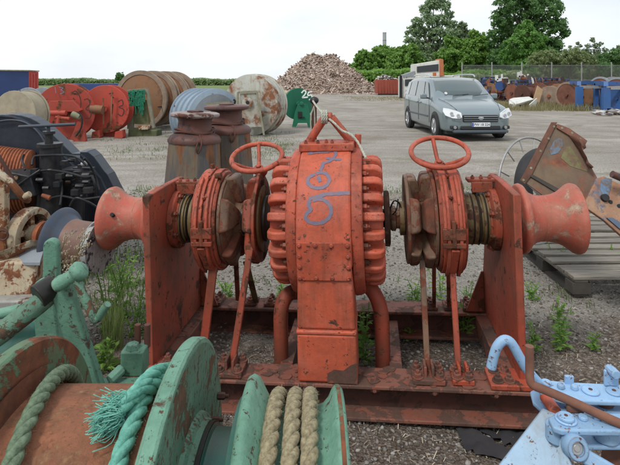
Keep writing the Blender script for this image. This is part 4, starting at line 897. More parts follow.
disc(566, 420, .64, .030, .006); disc(566, 418.5, .646, .023, .009, hole=.005)
disc(583, 419, .64, .0135, .010, 'nut', n=8); disc(597, 418.5, .64, .0125, .011, 'nut', n=6)
mb = MB(); 
for (px, py, h0, h1, r, mt) in ((562, 431, .577, .622, .030, 'blue'), (612, 430, .577, .622, .034, 'blue'), (610, 402, .577, .603, .026, 'rustdark')):
    c = B(px, py, h1); mb = MB(); mb.cyl((c.x, c.y+.03, h0), (c.x, c.y+.03, h1), r); mb.build('spacer', mt, BM, bevel=.003)
mb = MB(); mb.cyl(B(545, 397, .60), B(556, 412, .61), .017, n=18); mb.build('cross_pin', 'redface', BM, bevel=.003)
a = B(611, 380, .64); mb = MB(); mb.box((a.x, a.y+.0, .648), (.045, .012, .05)); mb.cyl((a.x, a.y-.03, .672), (a.x, a.y+.012, .672), .015, n=10); mb.build('lug', 'blue', BM, bevel=.004, seg=3)
mb = MB(); a = B(569, 380, .63); mb.box((a.x, a.y, .63), (.028, .012, .03)); mb.build('lug', 'blue', BM, bevel=.003)
# curved pipe handle
pp = [(491, 368, .80), (493.5, 357, .835), (497, 347, .862), (503, 340.5, .875), (509, 341, .87), (514, 347, .845), (519, 356, .80), (526, 368, .74), (534, 378, .685), (540, 384, .64)]
mb = MB(); mb.tube(smoothpath([P(x, y, 1.62-.0*i)-BM.location for i, (x, y, h) in enumerate(pp)], 4), [.0155]*37, 16); mb.build('curved_handle', 'blue', BM)
# rusty lever
mb = MB(); lv = [P(529.5, 346, 1.50), P(529.5, 365, 1.50), P(530.2, 380, 1.49), P(534, 385.5, 1.485), P(545, 390, 1.475), P(575, 403, 1.44), P(605, 417, 1.40), P(640, 432, 1.36)]
mb.tube(smoothpath([p-BM.location for p in lv], 5), [.0125]*36, 14); mb.build('lever', 'rustbrown', BM)
mb = MB(); a = P(577, 405, 1.44)-BM.location; mb.box((a.x, a.y+.01, a.z-.014), (.05, .016, .03)); mb.build('lever_tab', 'rustbrown', BM, bevel=.006)
# ring joint and arm
c = P(574.5, 446.5, 1.36)-BM.location; dn = Vector((.05, -1, .32)).normalized()
mb = MB(); mb.lathe([(-.02, .017), (-.02, .028), (-.015, .031), (.015, .031), (.02, .028), (.02, .017)], 40, c, dn, closed=True); mb.build('ring_joint', 'blue', BM)
mb = MB(); mb.lathe([(-.018, .017), (.012, .016), (.012, .010), (.014, .008), (.014, 0)], 24, c, dn); mb.build('joint_pin', 'steel', BM)
mb = MB(); mb.bar(P(583, 455, 1.36)-BM.location, P(625, 480, 1.30)-BM.location, .038, .026, up=dn); mb.build('arm', 'blue', BM, bevel=.006)
# sloping side plate down to the ground, and the base it stands on
mb = MB(); mb.slab([P(542, 410, 1.50)-BM.location, P(556, 416, 1.46)-BM.location, P(560, 436, 1.40)-BM.location, P(578, 480, 1.32)-BM.location, P(584, 560, 1.25)-BM.location, P(430, 560, 1.33)-BM.location, P(500, 464, 1.42)-BM.location], (.012, .022, -.008)); mb.build('side_web', paint('pale_blue_web', (.30, .44, .58), (.27, .39, .52), rust=(.25, .13, .07), amt=.43, scale=6, dirt=(.24, .23, .22), dirt_amt=.6, streak=.6, specks=.4), BM, bevel=.003)
mb = MB(); mb.box((.2, .02, .10), (.9, .30, .2)); mb.build('base', 'rustdark', BM, bevel=.01)
mb = MB(); mb.box((.12, .05, .36), (.12, .12, .36)); mb.build('base_post', 'rustdark', BM, bevel=.01)
mb = MB(); mb.cyl(B(611, 455, .50), (.25, 0, .2), .03); mb.cyl(B(590, 460, .45), (.15, 0, .2), .025); mb.build('rusty_strut', 'rustbrown', BM)

# ------------------------------------------------------------------ CREAM AND RUST WINCH at the left edge
CW = thing('rusty_winch', (-1.75, 2.95, 0), 'cream and rust winch with a ring gear and blue-rimmed warping head', 'winch')
def C(px, py, Y): return P(px, py, Y)-CW.location
ax = Vector((1, -.22, -.03)).normalized()
c = C(31, 233, 2.95)
MB().lathe([(-.05, .112), (-.05, .142), (-.03, .148), (.0, .150), (.025, .146), (.03, .135), (.03, .112)], 48, c, ax, closed=True).build('ring_gear', 'cream', CW)
MB().lathe([(-.05, .125), (-.04, .125), (-.04, .0)], 40, c, ax).build('gear_back', 'rustdark', CW)
mb = MB()
for k in range(5):
    a = 2*math.pi*k/5+.4; q = ax.to_track_quat('X', 'Z').to_matrix(); d = q @ Vector((0, math.cos(a), math.sin(a))); mb.bar(c+d*.03, c+d*.125, .035, .03, up=ax)
mb.build('gear_spoke', 'cream', CW, bevel=.004)
MB().lathe([(-.05, .05), (.04, .052), (.045, .04), (.12, .04)], 28, c, ax).build('gear_hub', 'cream', CW)
MB().lathe([(.07, .075), (.10, .078), (.105, .06)], 28, c, ax).build('bearing_ring', 'orange', CW)
hc = C(58, 240, 2.92)
MB().lathe([(0, .12), (.008, .178), (.02, .188), (.034, .182), (.05, .158), (.07, .14), (.095, .128)], 64, hc, ax).build('head_rim', paint('faded_blue_rim', (.055, .085, .135), (.045, .06, .09), amt=.38, scale=7), CW, smooth=60)
MB().lathe([(.09, .129), (.13, .122), (.20, .120), (.235, .124)], 64, hc, ax).build('warping_head', paint('brown_head', (.23, .13, .10), (.19, .10, .08), rust=(.3, .28, .25), amt=.40, scale=8), CW, smooth=60)
MB().lathe([(.235, .125), (.25, .140), (.275, .150), (.29, .148), (.292, .10)], 64, hc, ax).build('head_flange', paint('flaking_white', (.36, .38, .37), (.26, .27, .26), rust=(.06, .08, .11), amt=.47, scale=20), CW)
mb = MB(); mb.slab([C(-25, 152, 2.8), C(5, 178, 2.8), C(5, 262, 2.8), C(-25, 272, 2.8)], (0, .05, 0)); mb.build('end_plate', 'cream', CW, bevel=.008)
mb = MB(); mb.slab([C(-30, 262, 2.62), C(30, 240, 2.75), C(44, 240, 2.85), C(-30, 275, 2.60)], (0, .0, -.02)); mb.build('guard_strip', 'cream', CW, bevel=.003)
mb = MB(); mb.slab([C(12, 262, 2.70), C(40, 262, 2.6), C(46, 244, 2.85), C(28, 244, 2.86)], (0, .0, -.02)); mb.build('guard_strip', 'greyreel', CW, bevel=.003)
mb = MB(); mb.slab([C(-20, 262, 2.66), C(38, 262, 2.66), C(30, 302, 2.62), C(-20, 302, 2.62)], (0, .25, 0)); mb.build('gear_box', 'cream', CW, bevel=.012)
mb = MB(); mb.slab([C(-20, 302, 2.55), C(44, 300, 2.55), C(44, 345, 2.55), C(-20, 345, 2.55)], (0, .3, 0)); mb.build('base_beam', paint('pale_beam', (.38, .38, .35), rust=(.26, .12, .05), amt=.45, scale=5), CW, bevel=.01)
for px in (-8, 34):
    mb = MB(); a = C(px, 340, 2.7); mb.bar(a, (a.x, a.y, 0), .1, .1, up=(0, 1, 0)); mb.build('stand_leg', 'rustdark', CW)
mb = MB(); mb.tube(smoothpath([C(-5, 172, 2.8), C(10, 182, 2.78), C(22, 196, 2.8), C(28, 200, 2.85)], 4), .02, 10); mb.build('control_rod', 'cream', CW)
mb = MB(); mb.cyl(C(24, 197, 2.8), C(30, 194, 2.8), .018); mb.build('rod_end', 'cream', CW, bevel=.003)
mb = MB(); mb.tube([C(3+5*math.cos(R(a)), 235+5*math.sin(R(a)), 2.78) for a in range(0, 360, 30)], .006, 6, closed=True); mb.build('shackle_ring', 'rustdark', CW)
# plastic sheet hanging off the warping head
mb = MB(); r_ = random.Random(2); rows = []; V = []
for j in range(9):
    for i in range(9):
        u, v_ = i/8, j/8; px = 91+24*u*(1-.5*v_)+4*v_; py = 222+4*u+ 45*v_*(1-.12*u); V.append(P(px, py, 3.08+.022*math.sin(i*1.1+j*.5)+.006*r_.random()))
mb.add(V, [(j*9+i, j*9+i+1, (j+1)*9+i+1, (j+1)*9+i) for j in range(8) for i in range(8)]); o = mb.build('plastic_sheet', 'plastic', smooth=80)
sm = o.modifiers.new('s', 'SOLIDIFY'); sm.thickness = .002; sb = o.modifiers.new('b', 'SUBSURF'); sb.levels = 1; sb.render_levels = 1
tag(o, 'dusty translucent plastic sheet hanging beside the left warping head', 'sheet')

# ------------------------------------------------------------------ NAVY WINCH at the left
NW = thing('navy_winch', (-2.55, 4.3, 0), 'dark navy winch with curved drum guards, T-handle and oily engine block', 'winch')
def N(px, py, Y): return P(px, py, Y)-NW.location
g1 = [(-20, 117), (0, 115), (12, 114.5), (21.5, 115.5), (30, 118), (36.6, 121.5), (43, 126), (49.5, 132), (60, 142), (71, 153), (84, 166), (84, 240), (-20, 240)]
mb = MB(); mb.slab([N(x, y, 4.25) for x, y in g1], (0, .015, 0)); mb.build('drum_guard', 'navy', NW, bevel=.003)
mb = MB(); lip = g1[:11]
for (a, b) in zip(lip, lip[1:]): mb.bar(N(*a, 4.37), N(*b, 4.37), .28, .014, up=(0, 0, 1))
mb.build('guard_rim', 'navylit', NW)
g2 = [(80, 152), (88, 152), (94, 157), (99, 164), (104, 171), (107.6, 175), (114, 188), (120.5, 200), (124, 216), (124, 238), (78, 240)]
mb = MB(); mb.slab([N(x, y, 4.1) for x, y in g2], (0, .015, 0)); mb.build('drum_guard', 'navy', NW, bevel=.003)
mb = MB()
for (a, b) in zip(g2[:9], g2[1:9]): mb.bar(N(*a, 4.23), N(*b, 4.23), .28, .014, up=(0, 0, 1))
mb.build('guard_rim', 'navylit', NW)
mb = MB(); mb.slab([N(x, y, 4.5) for x, y in [(-20, 150), (110, 190), (110, 245), (-20, 250)]], (0, .02, 0)); mb.build('back_plate', 'navy', NW)
# arc stiffener on the guard face
mb = MB(); mb.tube(smoothpath([N(-5, 122, 4.22), N(10, 120, 4.22), N(24, 122, 4.22), N(36, 130, 4.22), N(45, 143, 4.22), N(49, 160, 4.22)], 5), .008, 8); mb.build('guard_stiffener', 'navylit', NW)
# orange wire drum
wa = Vector((1, .25, 0)).normalized(); a = N(-22, 182, 4.05)
mb = MB(); prof = []
for k in range(18): prof += [(.022*k, .305-.004*k), (.022*k+.006, .313-.004*k), (.022*k+.015, .313-.004*k), (.022*k+.021, .305-.004*k)]
mb.lathe(prof, 48, a, wa); mb.build('wire_drum', 'orange', NW, smooth=50)
# engine block: body, cylinder, pipes
mb = MB(); mb.slab([N(x, y, 3.95) for x, y in [(36, 178), (60, 170), (80, 170), (84, 200), (84, 235), (36, 235)]], (0, .2, 0)); mb.build('engine_block', 'engine', NW, bevel=.01)
mb = MB(); mb.cyl(N(51, 236, 3.85), N(51, 147, 3.85), .078, n=28); mb.build('hydraulic_cylinder', 'engine', NW)
mb = MB(); mb.cyl(N(50, 147, 3.85), N(50, 143, 3.85), .092, n=28); mb.cyl(N(49, 143, 3.85), N(49, 133, 3.85), .03); mb.cyl(N(49, 134, 3.85), N(49, 131, 3.85), .045); mb.build('cylinder_cap', 'engine', NW, bevel=.002)
mb = MB(); mb.cyl(N(48.5, 131, 3.85), N(48.5, 126, 3.85), .013); mb.cyl(N(19, 126.8, 3.85), N(75.5, 124.2, 3.80), .012); mb.build('t_handle', 'navylit', NW)
r_ = random.Random(12)
pipes = [[(32, 165), (34, 157), (42, 155.5), (60, 155), (76, 157), (86, 165)], [(35, 172), (50, 170), (70, 173), (84, 177), (92, 176)], [(92, 176), (95, 185), (96, 200)], [(25, 170), (22, 160), (24, 154)],
         [(46, 200), (60, 196), (80, 199), (100, 197)], [(14, 188), (28, 178), (40, 170)], [(84, 158), (90, 165), (96, 178), (99, 190)], [(60, 176), (62, 190), (60, 205)], [(70, 206), (76, 198), (90, 203), (100, 210)], [(0, 176), (14, 172), (26, 176)]]
for i, pl in enumerate(pipes):
    mb = MB(); mb.tube(smoothpath([N(x, y, 3.72+.05*math.sin(i*2+j)) for j, (x, y) in enumerate(pl)], 5), .0085, 8); mb.build('hose', 'engine', NW)
mb = MB()
for (x, y) in [(35, 171), (50, 170), (58, 184), (64, 163), (72, 160), (80, 166), (86, 175), (80, 186), (88, 190), (76, 192), (46, 188), (40, 180), (68, 182), (84, 196), (86, 182), (60, 176), (70, 176)]:
    p = N(x, y, 3.75+r_.uniform(-.04, .08)); s_ = r_.uniform(.014, .028)
    if r_.random() < .5: mb.cyl(p-Vector((s_*1.2, 0, 0)), p+Vector((s_*1.2, 0, 0)), s_*.8, n=6)
    else: mb.box(p, (s_*2, s_*2, s_*1.6))
o = mb.build('fittings', 'engine', NW, bevel=.002); o['kind'] = 'stuff'
mb = MB()
for k in range(7): mb.box(N(84, 168+4*k, 3.88)+Vector((0, 0, 0)), (.17-.006*abs(k-3), .05, .010))
o = mb.build('cooling_fins', 'engine', NW); o['kind'] = 'stuff'
mb = MB(); mb.cyl(N(82, 164.5, 3.78), N(86, 163, 3.78), .018); mb.build('pressure_gauge', 'steel', NW)
mb = MB(); mb.slab([N(x, y, 3.7) for x, y in [(-20, 176), (10, 172), (30, 176), (36, 196), (20, 200), (-20, 200)]], (0, .18, 0)); mb.build('valve_chest', 'engine', NW, bevel=.01)
MB().lathe([(0, .018), (.012, .018), (.016, .01)], 12, N(16, 178, 3.68), (0, -1, .3)).build('plug', 'cream', NW)
mb = MB(); mb.bar(N(-2, 155, 3.6), N(14, 181, 3.6), .02, .02); mb.build('control_lever', 'rustdark', NW)
mb = MB(); mb.cyl(N(42, 195, 3.62), N(50, 198, 3.62), .012, .018); mb.build('rusty_nozzle', 'orange', NW)
mb = MB(); mb.box((-.2, 0, .12), (1.3, .8, .24)); mb.build('bed_frame', 'navy', NW, bevel=.01)

# ------------------------------------------------------------------ CAPSTANS
def capstan(px, Y, sc, label, tilt):
    t = thing('capstan', base_at(px, Y), label, 'capstan', rot=(0, R(tilt), R(20)), sc=sc, group='worn capstans behind the windlass')
    MB().lathe([(0, .31), (.03, .31), (.04, .285), (.60, .262), (1.02, .232), (1.045, .236)], 16, (0, 0, 0), (0, 0, 1)).build('cone_body', 'capcone', t, smooth=15)
    MB().lathe([(1.03, .240), (1.055, .243), (1.085, .225), (1.105, .190), (1.115, .165), (1.13, .158), (1.22, .150), (1.255, .160), (1.262, .17)], 64, (0, 0, 0), (0, 0, 1)).build('neck', 'capred', t, smooth=40)
    MB().lathe([(1.245, .15), (1.262, .215), (1.275, .224), (1.292, .222), (1.302, .20), (1.306, 0)], 64, (0, 0, 0), (0, 0, 1)).build('cap', 'cap_top' if tilt > 0 else 'capred', t, smooth=40)
    MB().lathe([(1.30, .075), (1.318, .075), (1.322, .06), (1.322, 0)], 24, (0, 0, 0), (0, 0, 1)).build('cap_boss', 'capred', t)
    mb = MB(); r_ = random.Random(5)
    for q in range(2): mb.tube([(.178*math.cos(a)*(1+.03*math.sin(3*a)), .178*math.sin(a), 1.118+.02*q+.018*math.sin(a*2+q)) for a in [R(12*k) for k in range(30)]], .009, 6, closed=True)
    mb.tube(smoothpath([(.02, -.19, 1.11), (.03, -.25, 1.05), (.02, -.25, .99), (.0, -.24, .96), (-.015, -.25, 1.0), (.0, -.25, 1.06)], 4), .008, 6)
    mb.build('wire_tie', 'rustdark', t); return t
capstan(191.5, 4.6, 1.0, 'left capstan with a pale worn cap and blue-grey striped cone', 1.5)
capstan(228, 5.15, 1.03, 'right and farther capstan with a dark red cap', -.6)
# ------------------------------------------------------------------ PALLETS, SCRAP AND TYRE at the right
def board_tone(): return 'wood'
bme = MB().box((0, 0, 0), (1.25, .105, .022)).mesh('board', 'wood')
wme = MB().box((0, 0, 0), (1.25, .135, .024)).mesh('board', 'wood')
blk = MB().box((0, 0, 0), (.14, .11, .085)).mesh('block', 'wooddark')
ske = MB().box((0, 0, 0), (.10, 1.0, .02)).mesh('bottom_board', 'wooddark')
def pallet(loc, rz, label, n=7):
    t = thing('pallet', loc, label, 'pallet', rot=(0, 0, rz), group='weathered wooden pallets under the scrap'); r_ = random.Random(int(loc[1]*10))
    for k in range(n):
        y = .06+k*.94/(n-1); put('board', wme if k == 0 else bme, t, (r_.uniform(-.012, .012), y, .141+r_.uniform(-.004, .004)), (r_.uniform(-.01, .01), r_.uniform(-.006, .006), r_.uniform(-.012, .012)), bevel=.003)
    for x in (-.56, 0, .56):
        mb = MB(); mb.box((x, .52, .117), (.10, 1.02, .018)); mb.build('stringer', 'wood', t, bevel=.002)
        for y in (.06, .52, .96): put('block', blk, t, (x, y, .0645), bevel=.003)
        put('bottom_board', ske, t, (x, .52, .011))
    return t
pallet((2.56, 3.68, .0), R(1), 'nearer weathered pallet with a pale front board, under the tilted scrap')
pallet((2.72, 4.86, .0), R(-2), 'farther weathered pallet behind the right warping head')
SP = thing('scrap_plate', (1.62, 3.45, .15), 'big rusted steel plate with punched edge and torn curled side, leaning up', 'scrap')
def onplane(p0, n, off=0):
    n = Vector(n).normalized(); p0 = Vector(p0)+n*off
    def f(px, py):
        o = Vector((0, 0, CH)); d = P(px, py, 1)-o; return o+d*((p0-o).dot(n)/d.dot(n))
    return f
c0 = P(560, 165, 3.45); nn = Vector((-.18, -.92, .32))
def SPp(pts, off=0): f = onplane(c0, nn, off); return [f(x, y)-SP.location for x, y in pts]
nu = nn.normalized()
pl = [(554.5, 123.5), (570, 132), (581, 150), (588, 162), (592, 168), (598, 179), (590, 200), (578, 212), (545, 197), (526, 183)]
mb = MB(); mb.slab(SPp(pl), -nu*.012); mb.build('plate', 'scrap', SP, bevel=.002)
mb = MB(); mb.slab(SPp([(551, 122.5), (557, 122.5), (552.5, 132), (531, 176), (524.5, 184.5), (520, 180.5)], .004), nu*.01); fs = mb.build('punched_edge', 'rustbrown', SP, bevel=.002)
hm = MB().lathe([(0, .0085), (.002, .0085)], 10, (0, 0, 0), nu).mesh('punched_hole', 'concrete')
for p in SPp([(554, 126.5), (548.5, 138.5), (540.5, 151), (531, 168), (523.5, 180)], .0145): put('punched_hole', hm, fs, p)
mb = MB(); mb.slab(SPp([(557, 124), (569, 128.5), (587, 141), (584, 147), (569, 136), (556, 128)], .006), nu*.012); mb.build('bent_flange', 'rustbrown', SP, bevel=.003)
for p in SPp([(562, 128), (572, 133), (580, 139)], .0185): put('punched_hole', hm, SP, p)
# curled, torn side standing off the plate
ed = SPp([(569, 135), (574, 142), (579, 149), (583, 157), (588, 163), (592, 168)], .004); tip_ = [(584, 141), (586, 148), (582, 150.5), (587, 158), (586, 163), (592, 168)]
f2 = onplane(c0, nn, .07); mb = MB(); V = []
for i, e in enumerate(ed):
    t2 = f2(*tip_[i])-SP.location; V += [e, e.lerp(t2, .5)+nu*.035, t2]
mb.add(V, [(3*i+j, 3*i+j+1, 3*i+j+4, 3*i+j+3) for i in range(5) for j in range(2)]); o = mb.build('torn_curl', 'rustbrown', SP, smooth=60)
sdf = o.modifiers.new('s', 'SOLIDIFY'); sdf.thickness = .006
mb = MB(); mb.slab(SPp([(529, 176), (533, 175), (566, 193), (564, 197)], .004), nu*.01); mb.build('lower_strip', 'wooddark', SP)
M['bluepatch'] = paint('old_blue_patch', (.13, .26, .44), (.16, .14, .12), rust=(.15, .11, .085), rust2=(.19, .13, .09), amt=.52, scale=16, chip=.1, vary=0)
M['olivepatch'] = paint('old_olive_patch', (.20, .20, .08), (.17, .15, .08), rust=(.15, .115, .09), rust2=(.22, .12, .07), amt=.52, scale=12, chip=.1, vary=0)
mb = MB(); mb.slab(SPp([(554, 141), (559, 138), (562, 139), (563, 146), (558, 153), (551, 155), (549, 150)], .001), nu*.0015); mb.build('blue_paint_patch', 'bluepatch', SP)
mb = MB(); mb.slab(SPp([(564, 148), (570, 146), (582, 164), (588, 172), (570, 166), (561, 158)], .001), nu*.0015); mb.build('olive_paint_patch', 'olivepatch', SP)
pa = P(566, 190, 3.62)-SP.location; mb = MB(); mb.bar(pa, (P(566, 200, 4.6).x-SP.location.x, 1.15, .01), .05, .03); mb.build('prop', 'rustdark', SP)
O2 = thing('scrap_slab', (1.95, 3.25, .15), 'orange-brown scrap slab with a blue patch and round hole at the right edge', 'scrap')
c2 = P(610, 200, 3.15); n2 = Vector((-.1, -.9, .42)); nu2 = n2.normalized()
def OPp(pts, off=0): f = onplane(c2, n2, off); return [f(x, y)-O2.location for x, y in pts]
M['scraporange'] = paint('scrap_orange', (.36, .17, .09), (.24, .13, .09), rust=(.13, .20, .28), rust2=(.16, .08, .06), amt=.46, scale=9, dirt=(.40, .27, .17), dirt_amt=.75, chip=.08, rough=.6, specks=.5)
mb = MB(); mb.slab(OPp([(597, 178), (604, 176), (620, 184), (660, 200), (690, 262), (650, 258), (622, 236), (604, 220), (588, 209), (586, 200)]), -nu2*.03); mb.build('slab', 'scraporange', O2, bevel=.004)
mb = MB(); mb.slab(OPp([(601, 180), (606, 178), (612, 179), (611, 187), (609, 195), (603, 195), (600, 189)], .001), nu2*.002); mb.build('blue_patch', 'bluepatch', O2)
mb = MB(); mb.slab(OPp([(606, 218), (612, 218), (640, 236), (640, 247)], .002), nu2*.012); mb.build('blue_strip', paint('grey_blue_strip', (.12, .17, .25), amt=.42, scale=9), O2)
a_, = OPp([(604.5, 198)], .002); mb = MB(); mb.cyl(a_, a_+nu2*.02, .025, .022); mb.build('pipe_stub', 'rubber', O2)
for q in ((610.5, 202), (619, 206)):
    a_, = OPp([q], .001); MB().lathe([(0, .012), (.003, .012)], 12, a_, nu2).build('punched_hole', 'dark', O2)
mb = MB(); mb.cyl(P(612, 174, 3.1)-O2.location, P(640, 186, 3.1)-O2.location, .022); mb.build('bar_end', 'capred', O2)
a_ = P(680, 225, 3.2)-O2.location; mb = MB(); mb.bar(a_, (a_.x, a_.y+.55, .01), .05, .03); mb.build('prop', 'rustdark', O2)
# tyre with wire guard rings
TY = thing('caged_tyre', (1.93, 4.15, .16), 'black tyre caught between two pale wire guard rings behind the scrap plate', 'tyre')
def T(px, py, Y): return P(px, py, Y)-TY.location
tax = Vector((.50, -.84, .16)).normalized(); qm = tax.to_track_quat('X', 'Z').to_matrix()
tcn = T(545, 190, 4.05)
MB().lathe([(.07*math.cos(a), .27+.07*math.sin(a)) for a in [2*math.pi*k/14 for k in range(14)]], 64, tcn, tax, closed=True).build('tyre', 'rubber', TY, smooth=70)
for (off, rr) in ((-.10, .43), (.12, .27)):
    c_ = tcn+tax*off; mb = MB(); mb.tube([c_+qm @ Vector((0, rr*math.cos(2*math.pi*k/56), rr*math.sin(2*math.pi*k/56))) for k in range(56)], .009, 8, closed=True); gr_ = mb.build('guard_ring', 'steel', TY, smooth=80)
    for k in range(14):
        a = 2*math.pi*k/14; d = qm @ Vector((0, math.cos(a), math.sin(a))); mb = MB(); mb.tube([c_+d*rr, c_+d*(rr-.11)], .006, 6); mb.build('ring_spoke', 'steel', gr_)
# silver ribbed hose seen under the plate
mb = MB(); pth = smoothpath([P(535, 180, 3.7), P(541, 186, 3.7), P(546, 192, 3.7), P(548, 199, 3.72)], 8)
for i, p in enumerate(resample(pth, .018)):
    mb.tube([p+Vector((.075*math.cos(a), .02*math.sin(a), .075*math.sin(a)*.5)) for a in [R(30*k) for k in range(12)]], .0075, 6, closed=True)
o = mb.build('ribbed_hose', 'steel'); tag(o, 'pale ribbed hose showing under the leaning rusted plate', 'hose')

# ------------------------------------------------------------------ THE VAN
def van():
    t = thing('van', (0, 0, 0), 'blue-grey people carrier parked on the yard with its headlights toward us', 'van')
    carp = bpy.data.materials.new('van_paint'); carp.use_nodes = True; b = carp.node_tree.nodes['Principled BSDF']
    b.inputs['Base Color'].default_value = (.20, .25, .27, 1); b.inputs['Metallic'].default_value = .35; b.inputs['Roughness'].default_value = .32; b.inputs['Coat Weight'].default_value = .9; b.inputs['Coat Roughness'].default_value = .08
    M['van'] = carp
    M['vglass'] = solid('van_glass', (.085, .115, .12), .04, .1, .8)
    M['vblack'] = solid('van_black_trim', (.02, .021, .023), .5)
    M['vlower'] = solid('van_lower_grey', (.07, .09, .105), .5)
    M['lamp'] = solid('headlight_lens', (.72, .74, .76), .12, .1, 1)
    M['lampin'] = solid('headlight_reflector', (.42, .43, .45), .2, .6)
    M['chrome'] = solid('chrome', (.62, .64, .66), .18, .9)
    M['alloy'] = solid('alloy_wheel', (.42, .43, .45), .35, .6)
    #  y, half width, z: sill, side, belt, shoulder->top, roof edge, roof centre
    st = [(.00, .60, .34, .40, .50, .60, .62, .63), (.07, .80, .26, .38, .56, .72, .745, .76), (.22, .905, .23, .38, .62, .80, .85, .875), (.45, .95, .22, .38, .68, .87, .93, .955), (.80, .965, .22, .38, .76, .93, 1.0, 1.025),
          (1.12, .97, .22, .38, .82, .985, 1.055, 1.09), (1.22, .972, .22, .38, .84, 1.01, 1.12, 1.165), (1.55, .975, .22, .38, .86, 1.03, 1.365, 1.42), (1.95, .98, .22, .38, .87, 1.045, 1.60, 1.645), (2.15, .98, .22, .38, .87, 1.05, 1.645, 1.685),
          (2.9, .98, .22, .38, .88, 1.07, 1.675, 1.71), (3.8, .975, .22, .38, .89, 1.09, 1.66, 1.695), (4.35, .965, .24, .38, .90, 1.10, 1.60, 1.64), (4.62, .93, .28, .40, .90, 1.08, 1.42, 1.46), (4.78, .88, .32, .42, .86, 1.0, 1.06, 1.08), (4.84, .84, .36, .45, .6, .72, .74, .75)]
    rings = []
    for i, (y, w_, z0, z1, z2, z3, z4, z5) in enumerate(st):
        gh = 5 < i < 14; wt = w_-.19 if gh and i > 6 else (w_-.12 if gh else w_-.13)
        if i == 6: wt = w_-.10
        h = [(0, z0), (w_-.08, z0), (w_-.01, z0+.06), (w_, z1+.08), (w_, z2), (w_-.025, z3), (wt+.02, z4-.03), (wt-.05, z4+.01), (wt*.5, z5-.012), (0, z5)]
        ring = [(x, y, z) for x, z in h]+[(-x, y, z) for x, z in reversed(h[1:-1])]; rings.append(ring)
    n = len(rings[0]); vs = [p for r in rings for p in r]; fs = []
    for i in range(len(rings)-1):
        for j in range(n): fs.append((i*n+j, i*n+(j+1) % n, (i+1)*n+(j+1) % n, (i+1)*n+j))
    fs += [tuple(reversed(range(n))), tuple((len(rings)-1)*n+j for j in range(n))]
    body = MB().add(vs, fs).build('body', 'van', t, smooth=30)
    sb = body.modifiers.new('s', 'SUBSURF'); sb.levels = sb.render_levels = 2
    body.data.shade_smooth()
    def pt(i, j, out=.012):                            # ring point with a push outward
        x, y, z = rings[i][j]; return Vector((x+(out if x > .01 else (-out if x < -.01 else 0)), y, z))
    # side windows
    def lerp(a, b, k): return a+(b-a)*k
    def sidewin(y0, y1, y0t, y1t, s, nm):
        def at(y, k):
            for i in range(len(st)-1):
                if st[i][0] <= y <= st[i+1][0]: f = (y-st[i][0])/(st[i+1][0]-st[i][0]); a = lerp(Vector(rings[i][5]), Vector(rings[i+1][5]), f); b_ = lerp(Vector(rings[i][6]), Vector(rings[i+1][6]), f); break
            p = lerp(a, b_, k); return Vector((s*(abs(p.x)+.006), y, p.z))
        mb = MB(); k = 6; low = [at(lerp(y0, y1, q/k), .06) for q in range(k+1)]; hi = [at(lerp(y0t, y1t, q/k), .90) for q in range(k+1)]
        mb.slab(low+list(reversed(hi)), (s*.004, 0, 0)); return mb.build(nm, 'vglass', t)
    for s in (-1, 1):
        sidewin(1.50, 2.02, 1.98, 2.22, s, 'side_window'); sidewin(2.10, 2.95, 2.30, 3.0, s, 'side_window'); sidewin(3.05, 3.85, 3.1, 3.80, s, 'side_window'); sidewin(3.93, 4.45, 3.9, 4.28, s, 'side_window')
    # windscreen following the slope
    mb = MB(); rows = []
    for (y, z, w_) in ((1.23, 1.155, .80), (1.4, 1.29, .775), (1.6, 1.435, .745), (1.8, 1.555, .715), (1.93, 1.622, .69)):
        rows.append([Vector((w_*u, y+.06*u*u-.0, z+.012-.028*u*u+.012)) for u in (-1, -.75, -.5, -.25, 0, .25, .5, .75, 1)])
    V = [p for r in rows for p in r]; mb.add(V, [(j*9+i, j*9+i+1, (j+1)*9+i+1, (j+1)*9+i) for j in range(4) for i in range(8)])
    ws = mb.build('windscreen', 'vglass', t, smooth=80)
    sd_ = ws.modifiers.new('s', 'SOLIDIFY'); sd_.thickness = .006; sd_.offset = 1
    MB().lathe([(0, .045), (.004, .045)], 16, (-.52, 1.27, 1.225), (0, -.75, .66)).build('tax_disc', 'white', t)
    for s in (-.35, .25):
        mb = MB(); mb.tube([(s, 1.17, 1.15), (s+.5, 1.24, 1.20)], .009, 6); mb.build('wiper', 'vblack', t)
    # front face
    mb = MB(); mb.box((0, .040, .60), (.98, .11, .19)); gr = mb.build('grille', 'vblack', t, bevel=.03, seg=3)
    for z in (.545, .60, .655):
        mb = MB(); mb.box((0, -.022, z), (.93, .03, .014)); mb.build('grille_bar', 'chrome' if z > .62 else 'van', gr, bevel=.004)
    mb = MB(); mb.lathe([(0, .065), (.012, .06), (.014, 0)], 28, (0, -.02, .615), (0, -1, 0)); em = mb.build('emblem', 'chrome', gr, smooth=50); em.scale = (1.25, 1, .75); em.location = (0, 0, .615*.25)
    mb = MB(); mb.box((0, .04, .36), (1.10, .10, .10)); mb.build('air_intake', 'vblack', t, bevel=.02)
    pl_ = MB().box((0, -.032, .445), (.50, .012, .11)).build('number_plate', solid('plate_white', (.72, .74, .76), .4), t, bevel=.004)
    mb = MB(); mb.box((-.228, -.0395, .445), (.04, .003, .10)); mb.build('plate_band', solid('plate_blue', (.03, .07, .40), .4), pl_)
    me = text_mesh('PW 18 224', .094, 'plate_text', solid('plate_black', (.02, .02, .03), .5), .001); o = put('plate_text', me, pl_, (.02, -.0405, .445), (R(90), 0, 0))
    mb = MB(); mb.box((0, .02, .27), (1.5, .16, .07)); mb.build('front_lip', 'vlower', t, bevel=.02)
